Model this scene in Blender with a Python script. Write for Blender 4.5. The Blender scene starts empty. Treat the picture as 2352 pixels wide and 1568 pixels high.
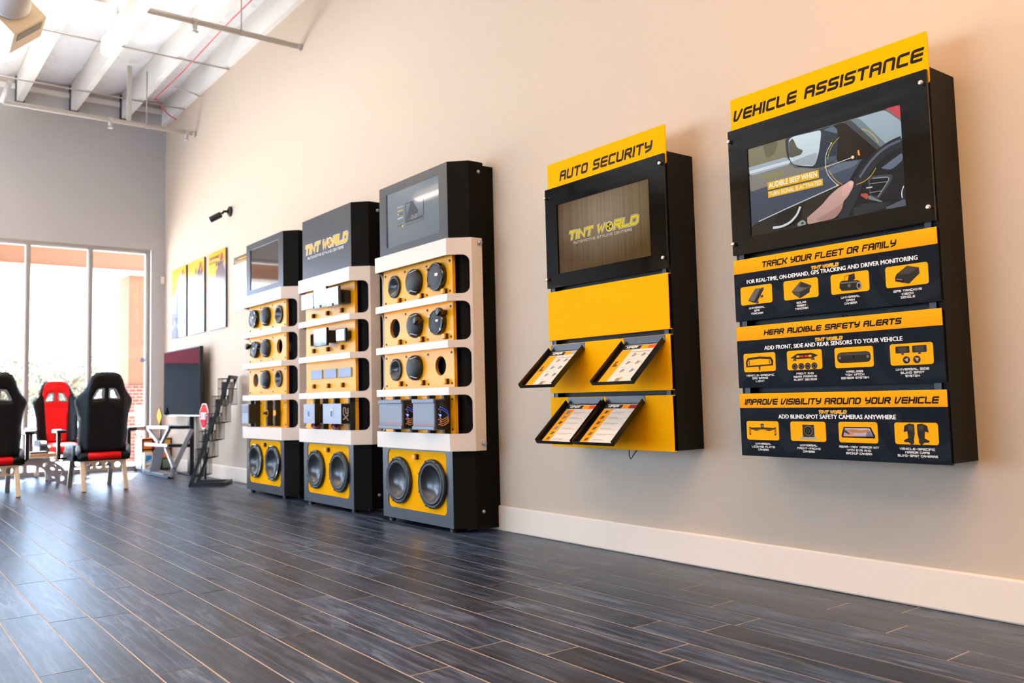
import bpy, bmesh, math, random
from mathutils import Vector, Matrix
from mathutils.geometry import delaunay_2d_cdt
random.seed(7)
sc = bpy.context.scene
COL = sc.collection
PI = math.pi

# ------------------------------------------------------------------ camera
def srgb(h):
    h = h.lstrip('#'); out = []
    for i in (0, 2, 4):
        c = int(h[i:i+2], 16) / 255
        out.append(c / 12.92 if c <= .04045 else ((c + .055) / 1.055) ** 2.4)
    return tuple(out)

def set_camera():
    yaw, pitch, roll = .6356, .0747, -.0227
    f = Vector((math.sin(yaw)*math.cos(pitch), math.cos(yaw)*math.cos(pitch), math.sin(pitch)))
    r = Vector((math.cos(yaw), -math.sin(yaw), 0)); u = r.cross(f)
    r2 = r*math.cos(roll) + u*math.sin(roll); u2 = -r*math.sin(roll) + u*math.cos(roll)
    cam = bpy.data.cameras.new('camera'); o = bpy.data.objects.new('camera', cam); COL.objects.link(o)
    m = Matrix((r2, u2, -f)).transposed().to_4x4(); m.translation = (0, 0, .8)
    o.matrix_world = m
    cam.sensor_width = 36; cam.lens = 29.905
    cam.shift_x = .0309; cam.shift_y = -.0072
    cam.clip_start = .05; cam.clip_end = 300
    cam.dof.use_dof = True; cam.dof.focus_distance = 3.5; cam.dof.aperture_fstop = 3.2
    sc.camera = o
set_camera()

# ------------------------------------------------------------------ light and exposure
sc.view_settings.view_transform = 'Standard'; sc.view_settings.look = 'None'
sc.view_settings.exposure = 0.40; sc.view_settings.gamma = 1.0
sc.view_settings.use_curve_mapping = False
sc.cycles.use_denoising = True
sc.cycles.max_bounces = 8; sc.cycles.diffuse_bounces = 5; sc.cycles.glossy_bounces = 4
sc.cycles.transparent_max_bounces = 16; sc.cycles.sample_clamp_indirect = 8
LAMP_POWER = 18.0           # emission of the ceiling strip diffusers
SKY_POWER = 9.5
SUN_POWER = 34.0
world = bpy.data.worlds.new('sky'); sc.world = world; world.use_nodes = True
wn = world.node_tree; wn.nodes.clear()
wo = wn.nodes.new('ShaderNodeOutputWorld'); wb = wn.nodes.new('ShaderNodeBackground')
wb.inputs['Color'].default_value = (.50, .715, 1.0, 1); wb.inputs['Strength'].default_value = SKY_POWER
wn.links.new(wb.outputs[0], wo.inputs[0])
sun = bpy.data.lights.new('sun', 'SUN'); sun.energy = SUN_POWER; sun.angle = math.radians(.6); sun.color = (1, .95, .88)
so = bpy.data.objects.new('sun', sun); COL.objects.link(so)
so.rotation_euler = Vector((-.22, -.62, -1.15)).to_track_quat('-Z', 'Y').to_euler()

# ------------------------------------------------------------------ materials
MATS = {}
def mat(name, col='808080', rough=.5, metal=0., spec=.5, coat=0., emit=None, power=0., bump=None, lin=None, var=None):
    if name in MATS: return MATS[name]
    m = bpy.data.materials.new(name); m.use_nodes = True
    nt = m.node_tree; b = nt.nodes['Principled BSDF']
    c = lin if lin else srgb(col)
    b.inputs['Base Color'].default_value = (*c, 1); b.inputs['Roughness'].default_value = rough
    b.inputs['Metallic'].default_value = metal; b.inputs['Specular IOR Level'].default_value = spec
    b.inputs['Coat Weight'].default_value = coat; b.inputs['Coat Roughness'].default_value = .06
    if emit: b.inputs['Emission Color'].default_value = (*srgb(emit), 1); b.inputs['Emission Strength'].default_value = power
    if bump or var:
        tc = nt.nodes.new('ShaderNodeTexCoord'); no = nt.nodes.new('ShaderNodeTexNoise')
        no.inputs['Scale'].default_value = (bump or var)[0]; no.inputs['Detail'].default_value = 4
        nt.links.new(tc.outputs['Object'], no.inputs['Vector'])
        if bump:
            bp = nt.nodes.new('ShaderNodeBump'); bp.inputs['Strength'].default_value = bump[1]; bp.inputs['Distance'].default_value = bump[2]
            nt.links.new(no.outputs['Fac'], bp.inputs['Height']); nt.links.new(bp.outputs[0], b.inputs['Normal'])
        if var:
            mx = nt.nodes.new('ShaderNodeMixRGB'); mx.inputs[1].default_value = (*[v*(1-var[1]) for v in c], 1); mx.inputs[2].default_value = (*[min(1, v*(1+var[1])) for v in c], 1)
            nt.links.new(no.outputs['Fac'], mx.inputs[0]); nt.links.new(mx.outputs[0], b.inputs['Base Color'])
    MATS[name] = m; return m

def print_mat(name, rough=.35, spec=.5, coat=0., emit=0.):
    """printed or displayed artwork: colours come from the mesh's colour attribute"""
    if name in MATS: return MATS[name]
    m = bpy.data.materials.new(name); m.use_nodes = True; nt = m.node_tree; b = nt.nodes['Principled BSDF']
    a = nt.nodes.new('ShaderNodeVertexColor'); a.layer_name = 'Col'
    b.inputs['Roughness'].default_value = rough; b.inputs['Specular IOR Level'].default_value = spec
    b.inputs['Coat Weight'].default_value = coat; b.inputs['Coat Roughness'].default_value = .05
    if emit:
        b.inputs['Base Color'].default_value = (.01, .01, .01, 1)
        nt.links.new(a.outputs[0], b.inputs['Emission Color']); b.inputs['Emission Strength'].default_value = emit
    else: nt.links.new(a.outputs[0], b.inputs['Base Color'])
    MATS[name] = m; return m

def glass_mat(name='window_glass', tint=(1, 1, 1)):
    if name in MATS: return MATS[name]
    m = bpy.data.materials.new(name); m.use_nodes = True; nt = m.node_tree; nt.nodes.clear()
    o = nt.nodes.new('ShaderNodeOutputMaterial'); mx = nt.nodes.new('ShaderNodeMixShader'); t = nt.nodes.new('ShaderNodeBsdfTransparent')
    g = nt.nodes.new('ShaderNodeBsdfGlossy'); lw = nt.nodes.new('ShaderNodeLayerWeight'); lw.inputs[0].default_value = .5
    pw = nt.nodes.new('ShaderNodeMath'); pw.operation = 'POWER'; pw.inputs[1].default_value = 5; nt.links.new(lw.outputs['Facing'], pw.inputs[0])
    fr = nt.nodes.new('ShaderNodeMath'); fr.operation = 'MULTIPLY_ADD'; fr.inputs[1].default_value = .96; fr.inputs[2].default_value = .04; nt.links.new(pw.outputs[0], fr.inputs[0])
    g.inputs['Roughness'].default_value = .02; t.inputs[0].default_value = (*tint, 1)
    nt.links.new(fr.outputs[0], mx.inputs[0]); nt.links.new(t.outputs[0], mx.inputs[1]); nt.links.new(g.outputs[0], mx.inputs[2]); nt.links.new(mx.outputs[0], o.inputs[0])
    MATS[name] = m; return m

def wall_mat(name, col):
    return mat(name, col, .75, bump=(140, .12, .002), spec=.3)

def floor_mat():
    m = bpy.data.materials.new('wood_look_tile'); m.use_nodes = True; nt = m.node_tree; b = nt.nodes['Principled BSDF']; N = nt.nodes.new; L = nt.links.new
    g = N('ShaderNodeNewGeometry'); a = N('ShaderNodeVertexColor'); a.layer_name = 'Col'
    sep = N('ShaderNodeSeparateColor'); L(a.outputs[0], sep.inputs[0])
    off = N('ShaderNodeCombineXYZ')
    for i, k in enumerate((7.3, 13.1)):
        mu = N('ShaderNodeMath'); mu.operation = 'MULTIPLY'; mu.inputs[1].default_value = k * 10; L(sep.outputs[0], mu.inputs[0]); L(mu.outputs[0], off.inputs[i])
    add = N('ShaderNodeVectorMath'); add.operation = 'ADD'; L(g.outputs['Position'], add.inputs[0]); L(off.outputs[0], add.inputs[1])
    mp = N('ShaderNodeMapping'); mp.inputs['Scale'].default_value = (24, 2.6, 1); L(add.outputs[0], mp.inputs[0])
    n1 = N('ShaderNodeTexNoise'); n1.inputs['Scale'].default_value = 1.0; n1.inputs['Detail'].default_value = 7; n1.inputs['Roughness'].default_value = .65; n1.inputs['Distortion'].default_value = 1.6; L(mp.outputs[0], n1.inputs['Vector'])
    mp2 = N('ShaderNodeMapping'); mp2.inputs['Scale'].default_value = (8, 2.6, 1); L(add.outputs[0], mp2.inputs[0])
    n2 = N('ShaderNodeTexNoise'); n2.inputs['Scale'].default_value = 1.0; n2.inputs['Detail'].default_value = 3; L(mp2.outputs[0], n2.inputs['Vector'])
    wv = N('ShaderNodeTexWave'); wv.bands_direction = 'X'; wv.inputs['Scale'].default_value = .8; wv.inputs['Distortion'].default_value = 14; wv.inputs['Detail'].default_value = 3; wv.inputs['Detail Scale'].default_value = .6
    mp3 = N('ShaderNodeMapping'); mp3.inputs['Scale'].default_value = (8, .9, 1); L(add.outputs[0], mp3.inputs[0]); L(mp3.outputs[0], wv.inputs['Vector'])
    r1 = N('ShaderNodeValToRGB'); e = r1.color_ramp; e.elements[0].position = .40; e.elements[0].color = (*srgb('14233c'), 1); e.elements[1].position = .63; e.elements[1].color = (*srgb('8390a8'), 1)
    x = e.elements.new(.52); x.color = (*srgb('35507a'), 1)
    L(n1.outputs['Fac'], r1.inputs[0])
    r2 = N('ShaderNodeValToRGB'); e = r2.color_ramp; e.elements[0].position = .34; e.elements[0].color = (.42, .50, .62, 1); e.elements[1].position = .68; e.elements[1].color = (1.42, 1.36, 1.32, 1)
    L(n2.outputs['Fac'], r2.inputs[0])
    mu = N('ShaderNodeMixRGB'); mu.blend_type = 'MULTIPLY'; mu.inputs[0].default_value = 1; L(r1.outputs[0], mu.inputs[1]); L(r2.outputs[0], mu.inputs[2])
    r3 = N('ShaderNodeValToRGB'); e = r3.color_ramp; e.elements[0].position = .86; e.elements[0].color = (0, 0, 0, 1); e.elements[1].position = .97; e.elements[1].color = (.55, .55, .55, 1); L(wv.outputs['Fac'], r3.inputs[0])
    m3 = N('ShaderNodeMixRGB'); L(r3.outputs[0], m3.inputs[0]); L(mu.outputs[0], m3.inputs[1]); m3.inputs[2].default_value = (*srgb('7f848c'), 1)
    val = N('ShaderNodeMapRange'); val.inputs['To Min'].default_value = .18; val.inputs['To Max'].default_value = .52; L(sep.outputs[1], val.inputs[0])
    m4 = N('ShaderNodeVectorMath'); m4.operation = 'SCALE'; L(m3.outputs[0], m4.inputs[0]); L(val.outputs[0], m4.inputs['Scale'])
    L(m4.outputs[0], b.inputs['Base Color'])
    b.inputs['Specular IOR Level'].default_value = .36
    rr = N('ShaderNodeMapRange'); rr.inputs['To Min'].default_value = .30; rr.inputs['To Max'].default_value = .38; L(n1.outputs['Fac'], rr.inputs[0]); L(rr.outputs[0], b.inputs['Roughness'])
    bp = N('ShaderNodeBump'); bp.inputs['Strength'].default_value = .06; bp.inputs['Distance'].default_value = .001; L(n1.outputs['Fac'], bp.inputs['Height']); L(bp.outputs[0], b.inputs['Normal'])
    return m

# ------------------------------------------------------------------ mesh builder
def rrect(x0, z0, x1, z1, r=.0, n=6):
    if r <= 0: return [(x0, z0), (x1, z0), (x1, z1), (x0, z1)]
    out = []
    for cx, cz, a in ((x1-r, z0+r, -90), (x1-r, z1-r, 0), (x0+r, z1-r, 90), (x0+r, z0+r, 180)):
        for i in range(n+1):
            t = math.radians(a + 90*i/n); out.append((cx + r*math.cos(t), cz + r*math.sin(t)))
    return out
def circle(cx, cz, r, n=32, rz=None):
    return [(cx + r*math.cos(2*PI*i/n), cz + (rz or r)*math.sin(2*PI*i/n)) for i in range(n)]
def inside(p, poly):
    x, y = p; c = False; j = len(poly)-1
    for i in range(len(poly)):
        xi, yi = poly[i]; xj, yj = poly[j]
        if (yi > y) != (yj > y) and x < (xj-xi)*(y-yi)/(yj-yi)+xi: c = not c
        j = i
    return c
def cdt(outline, holes=(), extra=(), segs=()):
    pts = [Vector(p) for p in outline]; edges = [(i, (i+1) % len(outline)) for i in range(len(outline))]
    for h in holes:
        k = len(pts); pts += [Vector(p) for p in h]; edges += [(k+i, k+(i+1) % len(h)) for i in range(len(h))]
    for a, b in segs:
        k = len(pts); pts += [Vector(a), Vector(b)]; edges.append((k, k+1))
    pts += [Vector(p) for p in extra]
    v, e, f, *_ = delaunay_2d_cdt(pts, edges, [], 0, 1e-6)
    keep = []
    for t in f:
        c = [sum(v[i][k] for i in t)/len(t) for k in (0, 1)]
        if inside(c, outline) and not any(inside(c, h) for h in holes):
            a = sum(v[t[i]][0]*v[t[(i+1) % len(t)]][1]-v[t[(i+1) % len(t)]][0]*v[t[i]][1] for i in range(len(t)))
            keep.append(tuple(t) if a > 0 else tuple(reversed(t)))
    return [tuple(p) for p in v], keep

def spline(path, n=6):
    """smooth curve through the points (Catmull-Rom)"""
    P = [Vector(p) for p in path]; P = [P[0]*2-P[1]]+P+[P[-1]*2-P[-2]]; out = []
    for i in range(1, len(P)-2):
        a, b, c, d = P[i-1:i+3]
        for k in range(n):
            t = k/n; out.append(((b*2)+(c-a)*t+(a*2-b*5+c*4-d)*t*t+(b*3-a-c*3+d)*t**3)*.5)
    return out+[P[-2]]

class MB:
    def __init__(s): s.v = []; s.f = []; s.m = []; s.s = []
    def add(s, v, f, m=0, smooth=False):
        k = len(s.v); s.v += [tuple(p) for p in v]; s.f += [tuple(i+k for i in t) for t in f]; s.m += [m]*len(f); s.s += [smooth]*len(f); return s
    def box(s, x0, x1, y0, y1, z0, z1, m=0):
        return s.add([(x, y, z) for z in (z0, z1) for y in (y0, y1) for x in (x0, x1)], [(0, 2, 3, 1), (4, 5, 7, 6), (0, 1, 5, 4), (2, 6, 7, 3), (0, 4, 6, 2), (1, 3, 7, 5)], m)
    def obox(s, o, ax, ay, az, m=0):
        """box spanned by three edge vectors from corner o"""
        o, ax, ay, az = map(Vector, (o, ax, ay, az))
        return s.add([o+ax*i+ay*j+az*k for k in (0, 1) for j in (0, 1) for i in (0, 1)], [(0, 2, 3, 1), (4, 5, 7, 6), (0, 1, 5, 4), (2, 6, 7, 3), (0, 4, 6, 2), (1, 3, 7, 5)], m)
    def bar(s, a, b, w, h, m=0, up=(0, 0, 1)):
        a, b = Vector(a), Vector(b); d = (b-a); n = d.normalized(); up = Vector(up)
        if abs(n.dot(up)) > .99: up = Vector((0, 1, 0)) if abs(n.y) < .9 else Vector((1, 0, 0))
        x = n.cross(up).normalized(); y = x.cross(n)
        return s.obox(a - x*w/2 - y*h/2, x*w, y*h, d, m)
    def tube(s, path, r, n=8, m=0, caps=True, closed=False):
        path = [Vector(p) for p in path]; k = len(path); V = []; ref = None
        for i, p in enumerate(path):
            d = (path[(i+1) % k] - path[i-1]) if (closed or 0 < i < k-1) else (path[1]-path[0] if i == 0 else path[-1]-path[-2])
            d.normalize()
            if ref is None: ref = Vector((0, 0, 1)) if abs(d.z) < .9 else Vector((1, 0, 0))
            x = d.cross(ref).normalized(); y = x.cross(d).normalized(); ref = y
            rr = r[i] if isinstance(r, (list, tuple)) else r
            V += [p + x*rr*math.cos(2*PI*j/n) + y*rr*math.sin(2*PI*j/n) for j in range(n)]
        F = []
        for i in range(k if closed else k-1):
            i2 = (i+1) % k
            for j in range(n): F.append((i*n+j, i*n+(j+1) % n, i2*n+(j+1) % n, i2*n+j))
        s.add(V, F, m, True)
        if caps and not closed: s.add(V[:n], [tuple(range(n))], m); s.add(V[-n:], [tuple(range(n))], m)
        return s
    def lathe(s, prof, c=(0, 0, 0), axis=(0, -1, 0), n=32, m=0, smooth=True):
        """profile [(radius, height along axis)]"""
        ax = Vector(axis).normalized(); ref = Vector((0, 0, 1)) if abs(ax.z) < .9 else Vector((1, 0, 0))
        x = ax.cross(ref).normalized(); y = x.cross(ax); c = Vector(c)
        V = []; F = []
        for r, h in prof: V += [c + ax*h + x*r*math.cos(2*PI*j/n) + y*r*math.sin(2*PI*j/n) for j in range(n)]
        for i in range(len(prof)-1):
            for j in range(n): F.append((i*n+j, i*n+(j+1) % n, (i+1)*n+(j+1) % n, (i+1)*n+j))
        return s.add(V, F, m, smooth)
    def sphere(s, c, r, m=0, n=12, sc3=(1, 1, 1)):
        V = []; F = []
        for i in range(n+1):
            t = PI*i/n
            for j in range(2*n): p = 2*PI*j/(2*n); V.append((c[0]+r*sc3[0]*math.sin(t)*math.cos(p), c[1]+r*sc3[1]*math.sin(t)*math.sin(p), c[2]+r*sc3[2]*math.cos(t)))
        for i in range(n):
            for j in range(2*n): F.append((i*2*n+j, i*2*n+(j+1) % (2*n), (i+1)*2*n+(j+1) % (2*n), (i+1)*2*n+j))
        return s.add(V, F, m, True)
    def plate(s, outline, holes=(), y0=0., y1=.01, m=0, extra=(), segs=(), fn=None, smooth=False):
        """outline in (x, z), thickness from y0 (front) to y1; fn(x, z, k) places the points of a shaped sheet"""
        v, f = cdt(outline, holes, extra, segs)
        fn = fn or (lambda x, z, k: (x, (y0, y1)[k], z))
        n = len(v); V = [fn(x, z, 0) for x, z in v] + [fn(x, z, 1) for x, z in v]
        F = list(f) + [tuple(i+n for i in reversed(t)) for t in f]
        cnt = {}
        for t in f:
            for i in range(len(t)):
                a, b = t[i], t[(i+1) % len(t)]; cnt[(a, b)] = 1
        s.add(V, F, m, smooth)
        S = [(b, a, a+n, b+n) for (a, b) in cnt if (b, a) not in cnt]
        k = len(s.v)-len(V)
        s.f += [tuple(i+k for i in t) for t in S]; s.m += [m]*len(S); s.s += [smooth]*len(S)
        return s
    def prism(s, poly, z0, z1, m=0, skip=()):
        n = len(poly); V = [(x, y, z0) for x, y in poly] + [(x, y, z1) for x, y in poly]
        return s.add(V, [tuple(reversed(range(n))), tuple(range(n, 2*n))] + [(i, (i+1) % n, n+(i+1) % n, n+i) for i in range(n) if i not in skip], m)
    def build(s, name, mats, parent=None, bevel=0., recalc=True, loc=None, label=None, segs=2):
        me = bpy.data.meshes.new(name); me.from_pydata([tuple(p) for p in s.v], [], s.f); me.update()
        for mm in (mats if isinstance(mats, (list, tuple)) else [mats]): me.materials.append(mm)
        me.polygons.foreach_set('material_index', s.m); me.polygons.foreach_set('use_smooth', s.s)
        if recalc:
            bm = bmesh.new(); bm.from_mesh(me); bmesh.ops.remove_doubles(bm, verts=bm.verts, dist=1e-5)
            bmesh.ops.recalc_face_normals(bm, faces=bm.faces); bm.to_mesh(me); bm.free()
        o = bpy.data.objects.new(name, me); COL.objects.link(o)
        if parent: o.parent = parent
        if loc: o.location = loc
        if label: o['label'] = label
        if bevel:
            b = o.modifiers.new('bevel', 'BEVEL'); b.width = bevel; b.segments = segs; b.limit_method = 'ANGLE'; b.angle_limit = math.radians(40)
        return o

def tag(o, label, cat, group=None):
    o['label'] = label; o['category'] = cat
    if group: o['group'] = group
    return o
def thing(name, label, cat, loc=(0, 0, 0), rz=0., group=None):
    o = bpy.data.objects.new(name, None); COL.objects.link(o); o.empty_display_size = .1
    o.location = loc; o.rotation_euler = (0, 0, rz); return tag(o, label, cat, group)
def struct(o): o['kind'] = 'structure'; return o
def dup(root, loc, rz, label, group=None):
    r = root.copy(); COL.objects.link(r); r.location = loc; r.rotation_euler = (0, 0, rz); r['label'] = label
    if group: r['group'] = group
    for ch in list(root.children):
        c = ch.copy(); COL.objects.link(c); c.parent = r
        for g in list(ch.children):
            d = g.copy(); COL.objects.link(d); d.parent = c
    return r

# ------------------------------------------------------------------ lettering
G1 = dict(A="00 06 46 40|03 43", B="20 00 06 36 33|03 43 40 20", C="46 06 00 40", D="00 06 36 45 41 30 00", E="46 06 00 40|03 43", F="46 06 00|03 33", G="46 06 00 40 43 23",
          H="00 06|40 46|03 43", I="00 06", J="46 40 00 01", K="00 06|03 23 46|23 40", L="06 00 40", M="00 06 46 40|26 22", N="00 06 46 40", O="20 00 06 46 40 20", P="00 06 46 43 03",
          Q="20 00 06 46 40 20|22 40", R="00 06 46 43 03|23 40", S="46 06 03 43 40 00", T="06 46|26 20", U="06 00 40 46", V="06 00 20 46", W="06 00 40 46|20 24", X="00 46|06 40",
          Y="06 03 43|46 41 10", Z="06 46 00 40")
G1['-'] = "13 33"; G1['3'] = "06 46 40 00|13 43"; G1['2'] = "06 46 43 03 00 40"; G1['.'] = "00 01"
G2 = dict(G1, A="00 02 16 36 42 40|03 43", N="00 06 40 46", V="06 20 46", M="00 06 23 46 40", Y="06 23 46|23 20", W="06 10 25 30 46", K="00 06|03 46|13 40", R="00 06 46 43 03|23 40")
def rounded(pl, r, n=3):
    if r <= 0 or len(pl) < 3: return pl
    closed = pl[0] == pl[-1]; P = [Vector(p) for p in pl]; out = [] if closed else [P[0]]
    rng = range(1, len(P)-1)
    for i in rng:
        a, b, c = P[i-1], P[i], P[i+1]; d1, d2 = a-b, c-b; k = min(r, d1.length*.45, d2.length*.45)
        p, q = b+d1.normalized()*k, b+d2.normalized()*k
        for j in range(n+1): t = j/n; out.append(p*(1-t)**2 + b*2*t*(1-t) + q*t*t)
    out = ([P[0]]+out+[P[0]]) if closed else out+[P[-1]]
    return [tuple(p) for p in out]
def stroke(pl, w, ext=0.):
    """quads along a polyline with mitred joins"""
    P = [Vector(p) for p in pl]; P = [p for i, p in enumerate(P) if i == 0 or (p-P[i-1]).length > 1e-7]
    if len(P) < 2: return []
    closed = (P[0]-P[-1]).length < 1e-6
    if closed: P = P[:-1]
    k = len(P)
    if not closed and ext:
        P[0] = P[0] + (P[0]-P[1]).normalized()*ext; P[-1] = P[-1] + (P[-1]-P[-2]).normalized()*ext
    Lf = []; Rt = []
    for i in range(k):
        a = P[i-1] if (closed or i > 0) else None; c = P[(i+1) % k] if (closed or i < k-1) else None
        d1 = (P[i]-a).normalized() if a is not None else None; d2 = (c-P[i]).normalized() if c is not None else None
        n1 = Vector((-d1.y, d1.x)) if d1 else None; n2 = Vector((-d2.y, d2.x)) if d2 else None
        n = (n1+n2) if (n1 and n2) else (n1 or n2)
        if n.length < 1e-3: n = n1.copy()
        n.normalize(); ref = n1 or n2; sc_ = 1/max(.72, n.dot(ref)); Lf.append(P[i]+n*w/2*sc_); Rt.append(P[i]-n*w/2*sc_)
    q = []
    for i in range(k if closed else k-1):
        j = (i+1) % k; q.append([tuple(Rt[i]), tuple(Rt[j]), tuple(Lf[j]), tuple(Lf[i])])
    return q
def text_lines(txt, glyphs, h, cw, sp, space=None):
    """polylines of a line of lettering (x from 0), and its width"""
    x = 0.; out = []
    for ch in txt:
        if ch == ' ': x += space if space is not None else cw*.8; continue
        if ch == ',': out.append([(x, .0), (x-.1*cw, -h*.18)]); x += sp; continue
        wide = 0 if ch in 'I.' else (cw*1.15 if ch in 'MW' else cw)
        for st in glyphs[ch].split('|'):
            pl = []
            for tk in st.split(): pl.append((x + int(tk[0])/4*wide, int(tk[1])/6*h))
            out.append(pl)
        x += wide + sp
    return out, x-sp

class Print:
    """flat printed or displayed artwork, in (x, z) on a plane facing -y; higher layers lie a hair in front"""
    def __init__(s): s.v = []; s.f = []; s.c = []
    def poly(s, pts, col, layer=0):
        k = len(s.v); dy = -layer*.00035-(len(s.f) % 12)*.00002; s.v += [(x, dy, z) for x, z in pts]
        a = sum(pts[i][0]*pts[(i+1) % len(pts)][1]-pts[(i+1) % len(pts)][0]*pts[i][1] for i in range(len(pts)))
        idx = list(range(k, k+len(pts))); cl = col if isinstance(col, list) else [col]*len(pts)
        cl = [srgb(c) if isinstance(c, str) else c for c in cl]
        if a < 0: idx.reverse(); cl = cl[::-1]
        s.f.append(tuple(idx)); s.c.append(cl); return s
    def rect(s, x0, z0, x1, z1, col, layer=0, r=0.): return s.poly(rrect(x0, z0, x1, z1, r, 5), col, layer)
    def line(s, pl, w, col, layer=0, ext=0.):
        for q in stroke(pl, w, ext): s.poly(q, col, layer)
        return s
    def text(s, txt, x0, x1, z, h, wt, col, layer=1, glyphs=G1, slant=0., cw=.75, sp=.22, rad=.16, space=None, ext=0., center=None, scale=None):
        """technical stroke lettering fitted between x0 and x1 (cap height h, weight wt, both in metres)"""
        pls, W = text_lines(txt, glyphs, 1., cw, sp, space)
        hh = h - wt; kx = (x1-x0-wt-slant*h)/W if x1 is not None else scale
        for pl in pls:
            p2 = rounded([(x0+wt/2 + x*kx, z+wt/2+y*hh) for x, y in pl], rad*h)
            for q in stroke(p2, wt, wt/2+ext): s.poly([(a+slant*(b-z), b) for a, b in q], col, layer)
        return s
    def sans(s, txt, x0, x1, z, h, col, layer=1, bold=.012, fat=0.):
        cu = bpy.data.curves.new('t', 'FONT'); cu.body = txt; cu.size = 1; cu.offset = bold; cu.resolution_u = 2; cu.fill_mode = 'NONE'
        o = bpy.data.objects.new('t', cu); COL.objects.link(o); bpy.context.view_layer.update()
        me = bpy.data.meshes.new_from_object(o.evaluated_get(bpy.context.evaluated_depsgraph_get()))
        xs = [v.co.x for v in me.vertices]; ys = [v.co.y for v in me.vertices]; a, b = min(xs), max(xs); y1 = max(ys)
        if x1 is None: kx = h/y1; x0 = x0-(b-a)*kx/2
        else: kx = (x1-x0)/(b-a)
        V = [(x0+(v.co.x-a)*kx, z+v.co.y*h/y1) for v in me.vertices]
        ed = [tuple(e.vertices) for e in me.edges]; v2, _, fc, *_ = delaunay_2d_cdt([Vector(p) for p in V], ed, [], 0, 1e-7)
        sg = [(V[a_], V[b_]) for a_, b_ in ed]
        for t in fc:
            c = (sum(v2[i][0] for i in t)/len(t), sum(v2[i][1] for i in t)/len(t)); odd = False
            for p, q in sg:
                if (p[1] > c[1]) != (q[1] > c[1]) and c[0] < (q[0]-p[0])*(c[1]-p[1])/(q[1]-p[1])+p[0]: odd = not odd
            if odd:
                for dx, dz in ((0, 0), (-fat, 0), (fat, 0), (0, fat*.6)) if fat else ((0, 0),): s.poly([(v2[i][0]+dx, v2[i][1]+dz) for i in t], col, layer)
        bpy.data.objects.remove(o); bpy.data.meshes.remove(me); bpy.data.curves.remove(cu); return s
    def build(s, name, material, parent=None, loc=None, label=None):
        me = bpy.data.meshes.new(name); me.from_pydata(s.v, [], s.f); me.update(); me.materials.append(material)
        ca = me.color_attributes.new('Col', 'FLOAT_COLOR', 'CORNER'); i = 0; flat = []
        for p, cl in zip(me.polygons, s.c):
            for c in cl: flat += [*c, 1.]
        ca.data.foreach_set('color', flat)
        o = bpy.data.objects.new(name, me); COL.objects.link(o)
        if parent: o.parent = parent
        if loc: o.location = loc
        if label: o['label'] = label
        return o

def logo(P, x0, x1, z0, z1, layer=2, outline='f2f0e8', body='f6b21a', dark='3a2c12', sub=None, subcol='e8e6e0'):
    """the shop's two-word wordmark: slanted letters, a globe for the O, and an optional second line"""
    h = z1-z0; W = x1-x0; gl = dict(G2)
    pls, w = text_lines("TINT WQRLD", dict(gl, Q=""), 1., .80, .34, .5); wt = .225*h; hh = h-wt; kx = (W-wt-.25*h)/w
    sh = lambda q: [(a+.25*(b-z0), b) for a, b in q]
    for c, ww, lay in ((outline, wt*1.95, layer), (dark, wt*1.5, layer+1), (body, wt*1.12, layer+2)):
        for pl in pls:
            if not pl: continue
            p2 = [(x0+wt/2+x*kx, z0+wt/2+y*hh) for x, y in pl]
            for q in stroke(p2, ww, ww/2*.8): P.poly(sh(q), c, lay)
    xo = sum((.80*(1.15 if ch == 'W' else 1 if ch != 'I' else 0)+.34) if ch != ' ' else .5 for ch in "TINT W")
    cx = x0+wt/2+(xo+.40)*kx; cz = z0+h*.48; R = h*.50
    cx += .25*(cz-z0)
    P.poly(circle(cx, cz, R*1.14), outline, layer+3); P.poly(circle(cx, cz, R), body, layer+4); P.poly(circle(cx, cz, R*.82), dark, layer+5)
    for k in range(3):
        a0 = math.radians(20+120*k); pts = [(cx, cz)]+[(cx+R*.72*math.cos(a0+i*.17), cz+R*.72*math.sin(a0+i*.17)) for i in range(7)]; P.poly(pts, body, layer+6)
    if sub: P.text(sub[0], sub[1], sub[2], sub[3], sub[4], sub[4]*.17, subcol, layer, G2, cw=.72, sp=.34, rad=.0, space=.6)

# ------------------------------------------------------------------ the room
WX, FY, CEIL = 3.178, 11.09, 4.76            # right wall, far wall, roof deck
XL, YB = -6.2, -4.6                          # the unseen left and back walls
WALL = wall_mat('wall_paint', 'cbb7a2'); WALLF = wall_mat('wall_paint_far', 'bab6b4'); TRIMW = mat('trim_paint', 'f0dcc8', .45)
GROUT = mat('grout', 'd2bfae', .8)

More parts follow.
